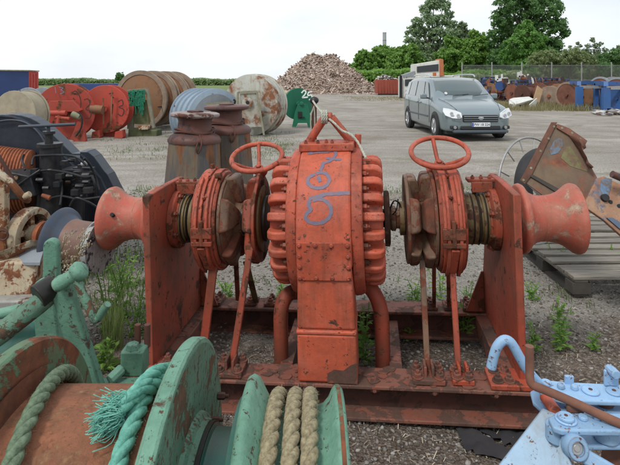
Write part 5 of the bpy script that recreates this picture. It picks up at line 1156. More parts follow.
    for s in (-1, 1):
        q = [(s*.50, .03, .60), (s*.52, .05, .72), (s*.66, .13, .78), (s*.80, .27, .82), (s*.90, .40, .83), (s*.925, .36, .74), (s*.90, .22, .64), (s*.75, .09, .58), (s*.58, .02, .565)]
        mb = MB(); mb.slab([Vector(p)+Vector((s*.030, -.095, .035)) for p in q], (-s*.02, .06, -.01)); hl = mb.build('headlight', 'lamp', t, bevel=.012, seg=3)
        for cx_, cy_, cz_ in ((.64, .055, .655), (.79, .145, .70)): MB().lathe([(0, .05), (.02, .048), (.022, .02), (.01, 0)], 20, (s*cx_, cy_-.125, cz_+.025), (s*.3, -1, .15)).build('reflector', 'lampin', hl)
        MB().lathe([(0, .045), (.012, .04), (.013, 0)], 18, (s*.70, .008, .37), (s*.1, -1, 0)).build('fog_light', 'lampin', t)
        mb = MB(); mb.box((s*.72, .062, .37), (.20, .10, .085)); mb.build('fog_surround', 'vblack', t, bevel=.02)
        mb = MB(); mb.tube([(s*.60, .14, .815), (s*.70, .5, .965), (s*.80, 1.1, 1.075)], .006, 6); mb.build('bonnet_seam', 'vblack', t)
        # mirror
        mb = MB(); mb.box((s*1.09, 1.62, 1.13), (.20, .10, .15)); mb.build('mirror', 'van', t, bevel=.035, seg=3); mb = MB(); mb.box((s*.99, 1.62, 1.08), (.10, .05, .04)); mb.build('mirror_arm', 'vblack', t, bevel=.01)
        # roof rail, door seams, handles, sill
        mb = MB(); mb.tube(smoothpath([(s*.71, 2.15, 1.69), (s*.715, 2.3, 1.755), (s*.72, 3.0, 1.775), (s*.71, 3.9, 1.755), (s*.70, 4.1, 1.69)], 6), .02, 10); mb.build('roof_rail', 'chrome', t)
        for y in (1.42, 2.55, 3.75): mb = MB(); mb.box((s*.982, y, .72), (.008, .012, .66)); mb.build('door_seam', 'vblack', t)
        for y in (2.38, 2.75): mb = MB(); mb.box((s*.985, y, .93), (.03, .18, .028)); mb.build('door_handle', 'van', t, bevel=.008)
        mb = MB(); mb.box((s*.985, 2.6, .56), (.02, 2.1, .045)); mb.build('side_trim', 'vlower', t, bevel=.006)
        for y in (.93, 3.90):
            MB().lathe([(0, .375), (.012, .375), (.014, .36)], 40, (s*.962, y, .36), (s, 0, 0)).build('wheel_arch', 'vblack', t)
            MB().lathe([(0, .20), (0, .315), (.03, .338), (.17, .338), (.20, .315), (.20, .215), (.19, .20)], 40, (s*.80, y, .338), (s, 0, 0), closed=True).build('tyre', 'rubber', t, smooth=40)
            rm = MB().lathe([(0, .21), (.012, .21), (.012, .185), (-.03, .17), (-.04, .0)], 40, (s*.985, y, .338), (s, 0, 0)).build('wheel_rim', 'alloy', t)
            mb = MB()
            for k in range(6):
                a = 2*math.pi*k/6; mb.bar((s*.992, y+.03*math.cos(a), .338+.03*math.sin(a)), (s*.992, y+.195*math.cos(a), .338+.195*math.sin(a)), .055, .018, up=(1, 0, 0))
            mb.build('rim_spoke', 'alloy', rm)
    mb = MB(); mb.box((0, 2.4, .25), (1.7, 4.2, .16)); mb.build('underbody', 'vblack', t)
    mb = MB(); mb.box((0, 2.2, 1.13), (1.4, .0, .0)); 
    return t
v = van(); v.location = (4.42, 12.95, .0); v.rotation_euler = (0, 0, R(3)); v.scale = (.955, 1, 1.0)

# ------------------------------------------------------------------ REELS AND DRUMS
def reel(name, px, py, Y, yaw, r, discs, label, cat='reel', face='bgred', core='bgred', rim=None, core_r=.45, zc=None, th=.04, group=None, legs=None, cover=None):
    """discs: positions along the axis; axis level, turned yaw degrees from straight away (+right)"""
    c = P(px, py, Y); loc = Vector((c.x, c.y, 0)); t = thing(name, loc, label, cat, group=group); h = c.z if zc is None else zc
    a = Vector((math.sin(R(yaw)), math.cos(R(yaw)), 0))
    for k, d in enumerate(discs):
        o = MB().lathe([(0, 0), (0, r*.985), (th*.2, r), (th*.8, r), (th, r*.985), (th, 0)], 56, a*d+Vector((0, 0, h)), a).build('flange', face, t)
        if rim: MB().lathe([(-.02, r*.87), (-.02, r+.015), (th+.02, r+.015), (th+.02, r*.87)], 56, a*d+Vector((0, 0, h)), a, closed=True).build('flange_rim', rim, o)
    if len(discs) > 1: MB().lathe([(0, r*core_r), (discs[-1]-discs[0], r*core_r)], 40, a*(discs[0]+th*.5)+Vector((0, 0, h)), a).build('core', core, t)
    if cover: MB().lathe([(th, r*.95), (discs[-1]-discs[0]-.02, r*.95)], 56, a*discs[0]+Vector((0, 0, h)), a).build('wound_rope', cover, t)
    MB().lathe([(-.12, .09), (discs[-1]+.12, .09)], 20, a*discs[0]+Vector((0, 0, h)), a).build('axle', core, t)
    for d in (legs or ()):
        side = Vector((a.y, -a.x, 0)); mb = MB(); p = a*d
        mb.slab([p-side*r*.55, p+side*r*.55, p+side*r*.22+Vector((0, 0, h)), p-side*r*.22+Vector((0, 0, h))], a*.05); mb.build('stand', core, t)
    return t, a, h
def mark(t, Y, strokes, mat, wd, nm='paint_mark'):
    mb = MB()
    for s_ in strokes: mb.ribbon([P(x, y, Y)-t.location for x, y in [tuple(q)[:2] for q in smoothpath([Vector((a, b, 0)) for a, b in s_], 4)]], wd, (0, -1, 0), .003)
    mb.build(nm, mat, t)
RG = 'big reels standing along the left of the yard'
t, a, h = reel('cable_reel', 65, 112, 13.4, -12, .76, (0, .42), 'bright red reel on the left with machinery across its face', zc=None, group=RG, legs=(.1, .36), core_r=.5)
F1 = 13.3
mb = MB(); mb.slab([P(x, y, 13.25)-t.location for x, y in [(45, 109.5), (50, 101), (73, 100.5), (82, 110), (78, 112), (46, 111.5)]], (0, .12, 0)); mb.build('gear_cover', 'bgred', t, bevel=.01)
mb = MB(); mb.cyl(P(50, 113, 13.1)-t.location, P(66, 113, 13.1)-t.location, .07); mb.cyl(P(56, 117, 13.1)-t.location, P(70, 119, 13.1)-t.location, .05); mb.cyl(P(60, 110, 13.1)-t.location, P(58, 125, 13.1)-t.location, .05); mb.build('motor', 'bgred', t)
mb = MB(); mb.slab([P(x, y, 13.0)-t.location for x, y in [(74, 130), (78, 120), (82, 120), (86, 141), (80, 144), (70, 139)]], (0, .1, 0)); mb.build('bracket', 'bgred', t, bevel=.01)
mb = MB(); mb.cyl(P(72, 114, 13.0)-t.location, P(80, 117, 13.0)-t.location, .08); mb.build('pump', 'concrete', t, bevel=.01)
mb = MB(); mb.tube(smoothpath([P(78, 112, 13.0)-t.location, P(82, 118, 12.95)-t.location, P(81, 128, 12.95)-t.location, P(76, 136, 12.95)-t.location], 5), .022, 8); mb.build('hose', 'dark', t)
mark(t, 13.28, [[(72, 94), (75, 91), (79, 95), (81, 102), (80, 111)], [(73, 98), (75, 100)], [(84, 100), (88, 99), (90, 104), (86, 109), (91, 112), (90, 118), (85, 118)]], 'blackmark', .03)
mark(t, 13.28, [[(55, 87), (56, 93)], [(59, 87), (63, 88), (61, 90), (64, 92), (60, 94)]], 'bluemark', .022)
t, a, h = reel('cable_reel', 105, 109, 13.9, 0, .665, (0, .38), 'second red reel with a rusty stub axle, right of the first red one', group=RG, legs=(.2,))
mb = MB(); mb.cyl(P(91, 109, 13.6)-t.location, P(103, 110, 13.6)-t.location, .12, .12); mb.build('stub_axle', 'brownreel', t)
mb = MB(); mb.bar(P(103, 98, 13.75)-t.location, P(103.5, 124, 13.75)-t.location, .03, .03); mb.bar(P(112, 90, 13.75)-t.location, P(111, 124, 13.75)-t.location, .03, .03); mb.build('weld_bar', 'brownreel', t)
for x0 in (94, 117): mb = MB(); mb.slab([P(x, y, 13.7)-t.location for x, y in [(x0-2, 132), (x0+5, 130), (x0+6, 137), (x0+5, 138.5), (x0-3, 138.5)]], (0, .25, 0)); mb.build('foot', 'bgred', t, bevel=.01)
mark(t, 13.8, [[(109, 94), (113, 93), (111, 96), (114, 98)], [(113, 104), (112, 114)], [(118, 102), (122, 100), (123, 105), (119, 107), (124, 110), (122, 116), (118, 114)]], 'blackmark', .03)
t, a, h = reel('cable_reel', 14, 115, 11.5, 10, .56, (0, .45), 'beige reel with frayed sides behind the navy winch guard', face='beige', core='beige', group=RG, cover='beige')
t, a, h = reel('cable_reel', 28, 113, 14.5, 20, .74, (0, .5), 'grey reel with blue painted digits, left of the bright red reel', face='greyreel', core='greyreel', group=RG)
mark(t, 14.35, [[(9, 90.5), (9.5, 96)], [(13, 91), (12, 94), (14, 96), (16, 94), (15, 91), (13, 91)], [(19, 90), (17.5, 93), (20, 93), (20, 90), (19.5, 96)]], 'bluemark', .022)
t, a, h = reel('cable_drum', 140.5, 99.5, 15.7, 14, .90, (0, .62, .80, 1.4, 1.55, 2.05), 'row of big brown rusted drum discs behind the green net', face='brownreel', core='brownreel', rim='paleedge', group=RG, cat='drum', core_r=.75)
MB().lathe([(-.03, .03), (-.03, .05), (.0, .05)], 12, Vector((0, 0, h)), a).build('hub_pin', 'dark', t)
mb = MB(); mb.bar(P(158, 107, 15.3)-t.location, P(168, 106, 15.9)-t.location, .03, .03); mb.build('lock_bar', 'dark', t)
FT = thing('drum_stand', base_at(140, 14.4), 'pale mossy stand with slanted leg in front of the brown drums', 'stand')
def fx(px, py, Y=14.4): return P(px, py, Y)-FT.location
mb = MB(); mb.slab([fx(127, 90), fx(146, 88), fx(146, 94), fx(127, 95)], (0, .1, 0)); mb.slab([fx(127, 95), fx(134, 95), fx(133, 129), fx(127, 129)], (0, .1, 0)); mb.build('stand_frame', 'concrete', FT, bevel=.01)
mb = MB(); mb.bar(fx(147, 89), fx(154, 128), .08, .1, up=(0, 1, 0)); mb.build('slanted_leg', 'concrete', FT, bevel=.005)
mb = MB(); mb.slab([fx(134, 100), fx(146, 100), fx(149, 124), fx(133, 124)], (0, .08, 0)); mb.build('web_plate', 'moss', FT)
for x0, x1, y0, y1 in ((128, 143, 129, 137), (142, 157, 130, 138)): mb = MB(); mb.slab([fx(x0, y0, 14.2), fx(x1, y0, 14.2), fx(x1, y1, 14.2), fx(x0, y1, 14.2)], (0, .5, 0)); mb.build('block', 'moss', FT, bevel=.03)
mb = MB(); mb.slab([fx(138, 126, 14.1), fx(148, 126, 14.1), fx(148, 130, 14.1), fx(138, 130, 14.1)], (0, .3, 0)); mb.build('pale_pad', 'cream', FT, bevel=.02)
mb = MB(); r_ = random.Random(8)
for i in range(26):
    pp_ = [fx(r_.uniform(128, 145), r_.uniform(90, 106), 14.3) for _ in range(3)]; mb.tube(smoothpath(pp_, 3), .03, 5)
for i in range(10): x = r_.uniform(129, 143); mb.tube([fx(x, 92, 14.3), fx(x+r_.uniform(-2, 2), r_.uniform(104, 116), 14.3)], .018, 5)
o = mb.build('net_bundle', 'net'); o.location = FT.location; tag(o, 'bright green net bundle draped over the pale stand', 'net')
t, a, h = reel('cable_reel', 216, 119, 14.4, -38, .88, (0, .28, .62, .95, 1.25), 'blue-grey ribbed reel with several discs behind the capstans', face='bluegrey', core='bluegrey', group=RG, core_r=.93)
MB().lathe([(-.012, .70), (-.012, .72), (0, .72)], 56, Vector((0, 0, h)), a).build('raised_ring', 'greyreel', t)
mb = MB(); mb.slab([P(x, y, 14.2)-t.location for x, y in [(203, 103), (230, 101.5), (231, 104), (206, 105.5), (206, 128), (203, 128)]], (0, .08, 0)); mb.build('support_frame', 'concrete', t)
mb = MB(); mb.slab([P(x, y, 14.25)-t.location for x, y in [(207, 106), (229, 105), (229, 128), (207, 128)]], (0, .04, 0)); mb.build('cover_panel', 'greyreel', t)
mb = MB(); mb.tube(smoothpath([P(230, 104, 14.2)-t.location, P(234, 104, 14.2)-t.location, P(235, 101, 14.2)-t.location, P(233.5, 99.5, 14.2)-t.location], 4), .03, 8); mb.build('hook', 'dark', t)
t, a, h = reel('storage_drum', 250, 105, 14.6, 24, .90, (0, .62), 'rust-streaked white steel drum between the blue-grey and green reels', face='whiterust', core='whiterust', group=RG, cat='drum', core_r=.96)
for d in (.22, .44): MB().lathe([(d, .90), (d, .91), (d+.03, .91), (d+.03, .90)], 56, Vector((0, 0, h)), a, closed=True).build('hoop', 'whiterust', t)
mb = MB(); mb.slab([P(x, y, 14.0)-t.location for x, y in [(238, 91.5), (256.5, 90.5), (258, 93), (240, 94)]], (0, .1, 0)); mb.bar(P(257, 92, 14.0)-t.location, P(264, 135, 14.0)-t.location, .05, .07, up=(0, 1, 0)); mb.bar(P(238, 92, 14.0)-t.location, P(236.5, 135, 14.0)-t.location, .05, .07, up=(0, 1, 0)); mb.build('frame', 'concrete', t)
mb = MB(); mb.slab([P(x, y, 14.03)-t.location for x, y in [(240, 93), (257, 92.5), (262, 127), (242, 127)]], (0, .05, 0)); mb.build('bearing_plate', 'whiterust', t, bevel=.004)
MB().lathe([(0, .15), (.04, .15), (.06, .10), (.061, .05), (.03, 0)], 28, P(247.5, 102.5, 14.0)-t.location, (0, -1, 0)).build('hub', 'whiterust', t)
MB().lathe([(0, .05), (.005, .05)], 16, P(247.5, 102.5, 13.935)-t.location, (0, -1, 0)).build('hub_hole', 'dark', t)
t, a, h = reel('green_reel', 298.5, 104, 17.0, -22, .54, (0, .06), 'small bottle green reel on a green stand painted with white 25', face='bggreen', core='bggreen', group=RG)
mb = MB(); mb.cyl(P(284, 93, 17.4)-t.location, P(291, 94, 17.2)-t.location, .1); mb.build('drum_shaft', 'cream', t); mb = MB(); mb.cyl(P(282, 111, 17.6)-t.location, P(292, 108, 17.2)-t.location, .09); mb.build('drum_shaft', 'cream', t)
mb = MB(); mb.slab([P(x, y, 16.7)-t.location for x, y in [(298, 104), (307, 104), (309, 110), (313, 127), (308, 127), (307, 123), (298, 123), (296, 127), (292, 127), (295, 112)]], (0, .12, 0)); mb.build('stand', 'bggreen', t, bevel=.01)
MB().lathe([(0, .07), (.06, .06), (.07, 0)], 16, P(301.5, 103.5, 16.7)-t.location, (0, -1, 0)).build('hub', 'bggreen', t)
mb = MB(); mb.box(P(302, 117, 16.66)-t.location, (.18, .05, .02)); mb.box(P(300, 115, 16.68)-t.location, (.14, .02, .22)); mb.build('recess', 'dark', t)
mark(t, 16.55, [[(301.5, 93), (304, 90.5), (306, 92), (304.5, 95), (302.5, 97.5), (308, 97)], [(312, 91.5), (308.5, 92.5), (308, 95.5), (311, 95), (312, 98), (309, 100)]], 'whitemark', .045)

# ------------------------------------------------------------------ FAR LEFT CONTAINER
CT = thing('container', base_at(10, 45), 'blue and red site container with a pale roof at the far left', 'container')
def ct(px, py, Y=45): return P(px, py, Y)-CT.location
M['ctblue'] = plain('container_blue', (.022, .05, .17), (.018, .04, .13), scale=1, rough=.5); M['ctred'] = plain('container_red', (.50, .045, .035), (.40, .04, .03), scale=1)
fa_, fb_, fc_ = (Vector((ct(-12, 90, 44).x, -1, 0)), Vector((ct(28.5, 90, 46).x, 1, 0)), Vector((ct(38.5, 90, 49).x, 4, 0)))
mb = MB(); mb.slab([fa_, fb_, fb_+Vector((-2.4, 3, 0)), fa_+Vector((-.4, 3, 0))], (0, 0, 2.42)); mb.build('side_wall', 'ctblue', CT)
mb = MB(); mb.slab([fb_+Vector((.02, 0, 0)), fc_, fc_+Vector((-.3, .1, 0)), fb_+Vector((-.3, .2, 0))], (0, 0, 2.40)); ew = mb.build('end_wall', 'ctred', CT)
for q in range(3): mb = MB(); rb_ = fb_.lerp(fc_, .2+.28*q)+Vector((.03, -.03, 0)); mb.bar(rb_, rb_+Vector((0, 0, 2.2)), .12, .08, up=(0, 1, 0)); mb.build('rib', plain('pale_red_rib', (.55, .12, .10), scale=2), ew)
mb = MB(); mb.slab([fa_+Vector((0, -.1, 2.42)), fb_+Vector((.1, -.1, 2.42)), fc_+Vector((.1, 0, 2.42)), fc_+Vector((-3, 2, 2.42)), fa_+Vector((0, 3, 2.42))], (0, 0, .1)); mb.build('roof', 'concrete', CT)
bs = MB().box((0, 0, .6), (5.5, 2, 1.35)).build('skip', 'ctblue', None, bevel=.03); bs.location = P(97, 92, 47)*1; bs.location.z = 0; tag(bs, 'low dark blue skip glimpsed between the two red reels', 'skip')

# ------------------------------------------------------------------ SKIP, WHITE MACHINE
SK = thing('skip', base_at(388, 54), 'red ribbed scrap skip beside the white machine', 'skip')
mb = MB(); mb.add([(-1.3, -.9, .15), (1.3, -.9, .15), (1.3, .9, .15), (-1.3, .9, .15), (-1.38, -1, 1.62), (1.38, -1, 1.62), (1.38, 1, 1.62), (-1.38, 1, 1.62)], [(0, 3, 2, 1), (4, 5, 6, 7), (0, 1, 5, 4), (1, 2, 6, 5), (2, 3, 7, 6), (3, 0, 4, 7)]); mb.build('tub', 'bgrust', SK)
M['skipred'] = plain('skip_red', (.33, .075, .045), (.25, .06, .04), scale=1.5)
SK.children[0].data.materials[0] = M['skipred']
for k in range(9): mb = MB(); mb.box((-1.25+k*.312, -1.0, .88), (.07, .09, 1.4)); mb.build('rib', 'skipred', SK)
mb = MB(); mb.box((0, -.9, .08), (2.4, .3, .14)); mb.build('skid', 'dark', SK)
pts, sz = [], []
r_ = random.Random(6)
for i in range(160): x = r_.uniform(-1.2, 1.2); pts.append((x, r_.uniform(-.8, .8), 1.6+r_.random()*.62*max(0, 1-abs(x+.3)/1.5))); sz.append(r_.uniform(.06, .2))
M['scrapmix'] = islandmat('mixed_scrap', [(.45, .46, .45), (.15, .10, .08), (.25, .25, .26), (.55, .52, .48), (.10, .07, .06)])
o = put('scrap_load', lumps('scrap_load', pts, sz, 'scrapmix')); o.location = SK.location; o['kind'] = 'stuff'; o['label'] = 'tangled grey scrap heaped in the red skip'
WM = thing('white_cabin', base_at(415, 44), 'white scrapped cabin with dark openings and an orange end post behind the van', 'cabin')
def wm(px, py, Y=44): return P(px, py, Y)-WM.location
mb = MB()
for pl in ([(401, 76), (404.5, 76), (405, 99), (402, 99)], ): pass
mb = MB(); mb.slab([wm(402.5, 76), wm(460, 75), wm(460, 98), wm(402.5, 98)], (0, 2.2, 0)); mb.build('lower_body', 'white', WM, bevel=.04)
for pl in ([(405, 79.5), (428, 78), (428, 85), (405, 86)], [(406, 90), (412, 90), (412, 96.5), (406, 96.5)]):
    mb = MB(); mb.slab([wm(x, y, 43.93) for x, y in pl], (0, .04, 0)); mb.build('opening', 'glassdark', WM)
mb = MB(); mb.slab([wm(400, 74.5, 43.7), wm(402.3, 76, 43.7), wm(402.3, 99, 43.7), wm(400, 99, 43.7)], (0, .3, 0)); mb.build('dark_post', 'dark', WM)
mb = MB(); mb.slab([wm(415, 64), wm(440, 60), wm(441, 76), wm(415, 76)], (0, 2.0, 0)); ub = mb.build('upper_cab', 'white', WM, bevel=.04)
mb = MB(); mb.slab([wm(417, 66.5, 43.93), wm(438.5, 64, 43.93), wm(438.5, 71, 43.93), wm(417, 72.5, 43.93)], (0, .04, 0)); mb.build('opening', 'glassdark', WM)
mb = MB(); mb.slab([wm(439.8, 58.5, 43.8), wm(443.5, 59.5, 43.8), wm(444, 76, 43.8), wm(440.2, 76, 43.8)], (0, 1.6, 0)); mb.build('end_post', plain('faded_orange', (.48, .17, .07), (.4, .14, .06), scale=1), WM, bevel=.03)
mb = MB(); mb.slab([wm(403, 75, 43.9), wm(415, 71, 43.9), wm(415, 76, 43.9), wm(403, 77, 43.9)], (0, 1.5, 0)); mb.build('sloping_lid', 'greyreel', WM)
mb = MB(); mb.box(wm(434.5, 74.2, 43.5), (.28, .2, .3)); mb.build('beacon', plain('beacon_orange', (.6, .18, .05), scale=2), WM, bevel=.04)

# ------------------------------------------------------------------ RIGHT SIDE REELS
RR = 'scrap winch drums and reels stored along the right fence'
def drum(px, Y, yaw, r, L, label, face='bgrust', core='bgrust', rim=None, cy=None, n=2):
    t, a, h = reel('winch_drum', px, HY+(CH-r-.04)*F/Y if cy is None else cy, Y, yaw, r, tuple(L*i/(n-1) for i in range(n)), label, 'drum', face, core, rim, .72, group=RR, th=.05); return t
drum(522, 34, 60, .62, 1.0, 'dark rust drum directly behind the white fairing', 'rustdark', 'rustdark')
drum(541, 33, 65, .66, 1.1, 'rust red drum right of the leaning tan plank')
drum(549, 30, 40, .60, .5, 'drum with a pale cream face, left of the tall grass', 'paleedge', 'orange')
drum(557, 32, 60, .66, .9, 'brown drum between the cream-faced and pale-rimmed ones', 'brownreel', 'bgrust')
drum(567, 28, 62, .72, .8, 'pale-rimmed rusty drum just left of the blue frame', 'bgrust', 'bgrust', 'paleedge')
drum(583, 27.5, 65, .66, 1.0, 'rust brown drum held inside the blue frame', 'brownreel', 'bgrust', n=3)
drum(600, 33, 60, .80, 1.4, 'big drum with a grey rim rising behind the blue frame', 'bgrust', 'bgrust', 'greyreel', cy=89)
drum(617, 31, 60, .92, 1.4, 'largest grey-rimmed drum at the right picture edge', 'bgrust', 'bgrust', 'greyreel', cy=92, n=3)
drum(617, 25.5, 65, .62, .7, 'blue-faced drum with a grey rim at the right edge, in the second blue frame', 'bgblue', 'bgblue', 'greyreel')
drum(503, 38, 62, .68, 1.0, 'rusty drum half hidden behind the van bonnet corner')
drum(533, 38, 50, .7, .8, 'rusty drum behind the fairing inside a dark frame', 'bgrust', 'rustdark')
drum(512, 36, 55, .62, .8, 'small rust drum just left of and behind the white fairing', 'bgrust', 'rustdark')
drum(574, 33, 60, .70, .8, 'dark rust drum wedged between the pale-rimmed one and the blue frame', 'rustdark', 'bgrust')
drum(591, 30, 62, .66, .8, 'rusty drum behind the middle of the first blue frame', 'bgrust', 'rustdark', n=3)
drum(490, 39, 60, .66, .9, 'rust brown drum farthest left, above the van bonnet', 'brownreel', 'rustdark')
drum(552, 36, 62, .75, .9, 'large dark drum at the back above the cream-faced one', 'rustdark', 'bgrust')
FG = 'blue steel frames among the right hand drums'
def frame(px0, px1, Y, ztop, dep, label, mat='bgblue', slant=.35, tk=.10):
    x0 = (px0-CX)/F*Y; x1 = (px1-CX)/F*Y; t = thing('steel_frame', ((x0+x1)/2, Y, 0), label, 'frame', group=FG); w_ = (x1-x0)
    for s in (-1, 1):
        x = s*w_/2; mb = MB(); mb.bar((x, 0, 0), (x, 0, ztop-.2), tk*1.8, tk, up=(0, 1, 0)); mb.bar((x, 0, ztop-.22), (x+slant, dep*.4, ztop), tk, tk); mb.bar((x+slant, dep*.4, ztop), (x+slant, dep, ztop), tk, tk); mb.bar((x+slant, dep, ztop), (x+slant, dep, 0), tk, tk); mb.build('side_frame', mat, t)
    mb = MB(); mb.bar((-w_/2, 0, ztop-.22), (w_/2, 0, ztop-.22), tk*.8, tk*.8); mb.build('cross_bar', 'steel' if mat == 'bgblue' else mat, t)
    mb = MB(); mb.bar((-w_/2, 0, .07), (w_/2, 0, .07), tk, tk); mb.build('cross_bar', mat, t); mb = MB(); mb.bar((-w_/2+slant, dep*.6, ztop), (w_/2+slant, dep*.6, ztop), tk, tk); mb.build('cross_bar', mat, t)
frame(579, 604, 26.4, 1.45, 1.6, 'bright blue steel frame enclosing a brown drum beside the grass', tk=.19)
frame(606, 640, 25.2, 1.42, 1.5, 'bright blue steel frame cut by the right picture edge', tk=.20)
M['dkblue'] = paint('dark_blue_frame', (.02, .05, .15), amt=.4, scale=3)
frame(516, 530, 36, 1.55, 1.2, 'dark blue frame with rust inside, behind the white fairing', 'dkblue', .15, .09)
frame(484, 500, 40, 1.8, 1.2, 'dark blue frame just above the van bonnet', 'dkblue', .2, .12)
frame(540, 560, 40, 1.7, 1.2, 'dark blue frame farther back behind the rust red drum', 'dkblue', .2, .12)
r_ = random.Random(21)
lbl = ['dark winch lump', 'rusty winch lump', 'blue winch lump']
M['scrapfar'] = islandmat('far_scrap', [(.03, .045, .10), (.16, .06, .04), (.06, .045, .04), (.22, .09, .055), (.04, .08, .20), (.12, .10, .10), (.18, .07, .045)])
mb = MB()
for i in range(230):
    px = r_.uniform(478, 640); Y = r_.uniform(36, 44); p = P(px, 90, Y); z = r_.random()**1.2*(1.35+.3*math.sin(px*.4)); q = Vector((p.x, Y, z+.1)); k = r_.random()
    ax_ = Vector((r_.gauss(0, 1), r_.gauss(0, .6), r_.gauss(0, .25))).normalized()
    if k < .35: rr_ = r_.uniform(.15, .42); mb.lathe([(0, rr_), (.07, rr_), (.07, rr_*.5), (.5, rr_*.5), (.5, rr_), (.57, rr_)], 18, q, ax_)
    elif k < .75: L = r_.uniform(.5, 1.5); mb.bar(q-ax_*L/2, q+ax_*L/2, .13, .13)
    else: mb.box(q, (r_.uniform(.2, .6), .3, r_.uniform(.15, .45)))
o = mb.build('scrap_metal', 'scrapfar', None, smooth=30); o['kind'] = 'stuff'; o['label'] = 'jumble of dark blue and rusty scrap winches in front of the mesh fence'
for (px, py, lb, w_) in ((502, 79, 'white steel bracket lying on the scrap above the van bonnet', .8), (521, 76, 'upright white pipe piece standing in the far scrap', .35), (528, 79, 'small white bent bracket beside the upright pipe piece', .6)):
    t = thing('white_bracket', P(px, py, 38), lb, 'bracket'); mb = MB(); mb.bar((-w_/2, 0, -.1), (w_/2, 0, .05), .14, .2); mb.bar((w_/2, 0, .05), (w_/2+.1, 0, -.35), .12, .14); mb.bar((-w_/2, 0, -.1), (-w_/2-.02, 0, .30), .14, .2); mb.build('bracket_body', 'white', t); mb = MB(); mb.cyl((0, .0, -.15), (0, 0, .38), .07); mb.build('pin', 'white', t)
# white fairing and plank
FA = thing('white_fairing', G(522, 108.5), 'white angular fibreglass fairing lying in front of the drums', 'fairing')
def fa(px, py, Y): return P(px, py, Y)-FA.location
mb = MB(); mb.slab([fa(509.5, 99, 28), fa(513, 97.8, 29), fa(529, 96.5, 30), fa(534, 99, 28.5), fa(515, 104.5, 27.6), fa(509.5, 103.5, 27.6)], (0, .1, -.12)); mb.build('upper_shell', 'white', FA, bevel=.02)
mb = MB(); mb.slab([fa(509.5, 99, 27.9), fa(516, 104, 27.4), fa(516, 109, 27.4), fa(509.5, 107.5, 27.9)], (.02, .1, 0)); mb.slab([fa(529, 105, 27.6), fa(537, 98, 28), fa(537, 107.5, 28), fa(530, 109, 27.6)], (0, .1, 0)); mb.build('lower_shell', 'white', FA, bevel=.02)
mb = MB(); mb.bar(P(534.5, 107, 28.8), P(540, 88, 30), .42, .06, up=(0, 1, 0)); o = mb.build('plank', plain('tan_plank', (.36, .24, .13), (.28, .18, .10), scale=3), bevel=.01); tag(o, 'tan plank leaning up beside the white fairing', 'plank')
pts, sz = [], []
for i in range(60): q = G(r_.uniform(594, 630), r_.uniform(111, 116)); pts.append((q.x, q.y, .08)); sz.append(r_.uniform(.1, .3))
o = put('rubble', lumps('rubble', pts, sz, 'scrapmix', flat=.35)); o['kind'] = 'stuff'; o['label'] = 'pale flat rubble pieces at the foot of the right blue frame'

# ------------------------------------------------------------------ WEEDS AND GRASS
def plant(loc, h, n, leaf, label, mat='leaf_weed', seed=0, name='weed'):
    t = thing(name, loc, label, 'plant', group='weeds sprouting from the gravel'); r = random.Random(seed); ml = MB(); ms = MB()
    for s in range(n):
        a = r.uniform(0, 6.28); d = Vector((math.cos(a), math.sin(a), 0)); H_ = 1.15*h*r.uniform(.6, 1.1); b = d*r.uniform(0, .03); tip = b+d*H_*r.uniform(.12, .45)+Vector((0, 0, H_))
        pth = smoothpath([b, b.lerp(tip, .5)-d*.02, tip], 4); ms.tube(pth, .0022, 5)
        k = int(6+H_*26)
        for i in range(k):
            f = .12+.88*i/k; p = pth[min(len(pth)-1, int(f*(len(pth)-1)))]; q = r.uniform(0, 6.28); e = Vector((math.cos(q), math.sin(q), r.uniform(.2, .9))).normalized(); L = 1.35*leaf*r.uniform(.6, 1.2)*(1.1-.4*f); sd_ = e.cross(Vector((0, 0, 1))).normalized()*L*.17; dr_ = Vector((0, 0, -L*.25))
            ml.add([p, p+e*L*.4+sd_, p+e*L+dr_, p+e*L*.4-sd_, p+e*L*.55+Vector((0, 0, L*.04))], [(0, 1, 4), (1, 2, 4), (2, 3, 4), (3, 0, 4)])
    ms.build('stem', 'leaf_weed', t); ml.build('leaves', mat, t, smooth=0); return t
pl_ = [((124, 318), .34, 7, .055, 'tall leafy weed in front of the left red head, nearest the crank handle'), ((137, 336), .26, 6, .055, 'bushy weed close to the left side plate of the windlass'), ((109, 330), .42, 9, .045, 'wispy green weed right of the green crank'),
       ((104, 372), .16, 6, .07, 'low broad-leaved weed behind the green valve block'), ((127, 288), .22, 5, .05, 'small weed below the left red warping head'), ((226, 300), .15, 5, .05, 'tiny weed seen between the left brake rods'),
       ((283, 300), .13, 5, .05, 'tiny weed left of the windlass leg behind the bent pipe'), ((364, 362), .26, 6, .06, 'weed growing inside the frame right of the windlass leg'), ((415, 303), .14, 5, .05, 'small weed right of the gear case, before the rear beam'),
       ((441, 298), .20, 4, .05, 'upright weed seen between the right brake rods'), ((463, 340), .25, 5, .06, 'weed inside the frame behind the right red rod'), ((467, 305), .13, 4, .05, 'small weed on the far side of the rear beam, right of the rods'),
       ((532, 300), .12, 5, .045, 'small weed beside the right side plate, left of the pallet'), ((561, 350), .20, 6, .055, 'bright weed on the gravel right of the windlass plate'), ((559, 325), .13, 4, .05, 'little weed just beyond the bright one on the right'),
       ((533, 350), .13, 4, .05, 'small weed touching the right end of the front beam'), ((180, 193), .25, 6, .07, 'weed patch beyond the left side plate near the capstans'), ((128, 214), .2, 6, .07, 'weed beyond the left red warping head'),
       ((612, 268), .16, 8, .05, 'green weed growing through the right end of the pallet'), ((556, 268), .20, 4, .045, 'thin weed growing up through the near pallet corner'), ((470, 318), .12, 4, .05, 'sprig beside the right cross beam'),
       ((593, 350), .10, 4, .04, 'tiny sprout on the gravel right of the bright weed'), ((411, 340), .07, 3, .04, 'sprout between the frame beams left of the dark rod')]
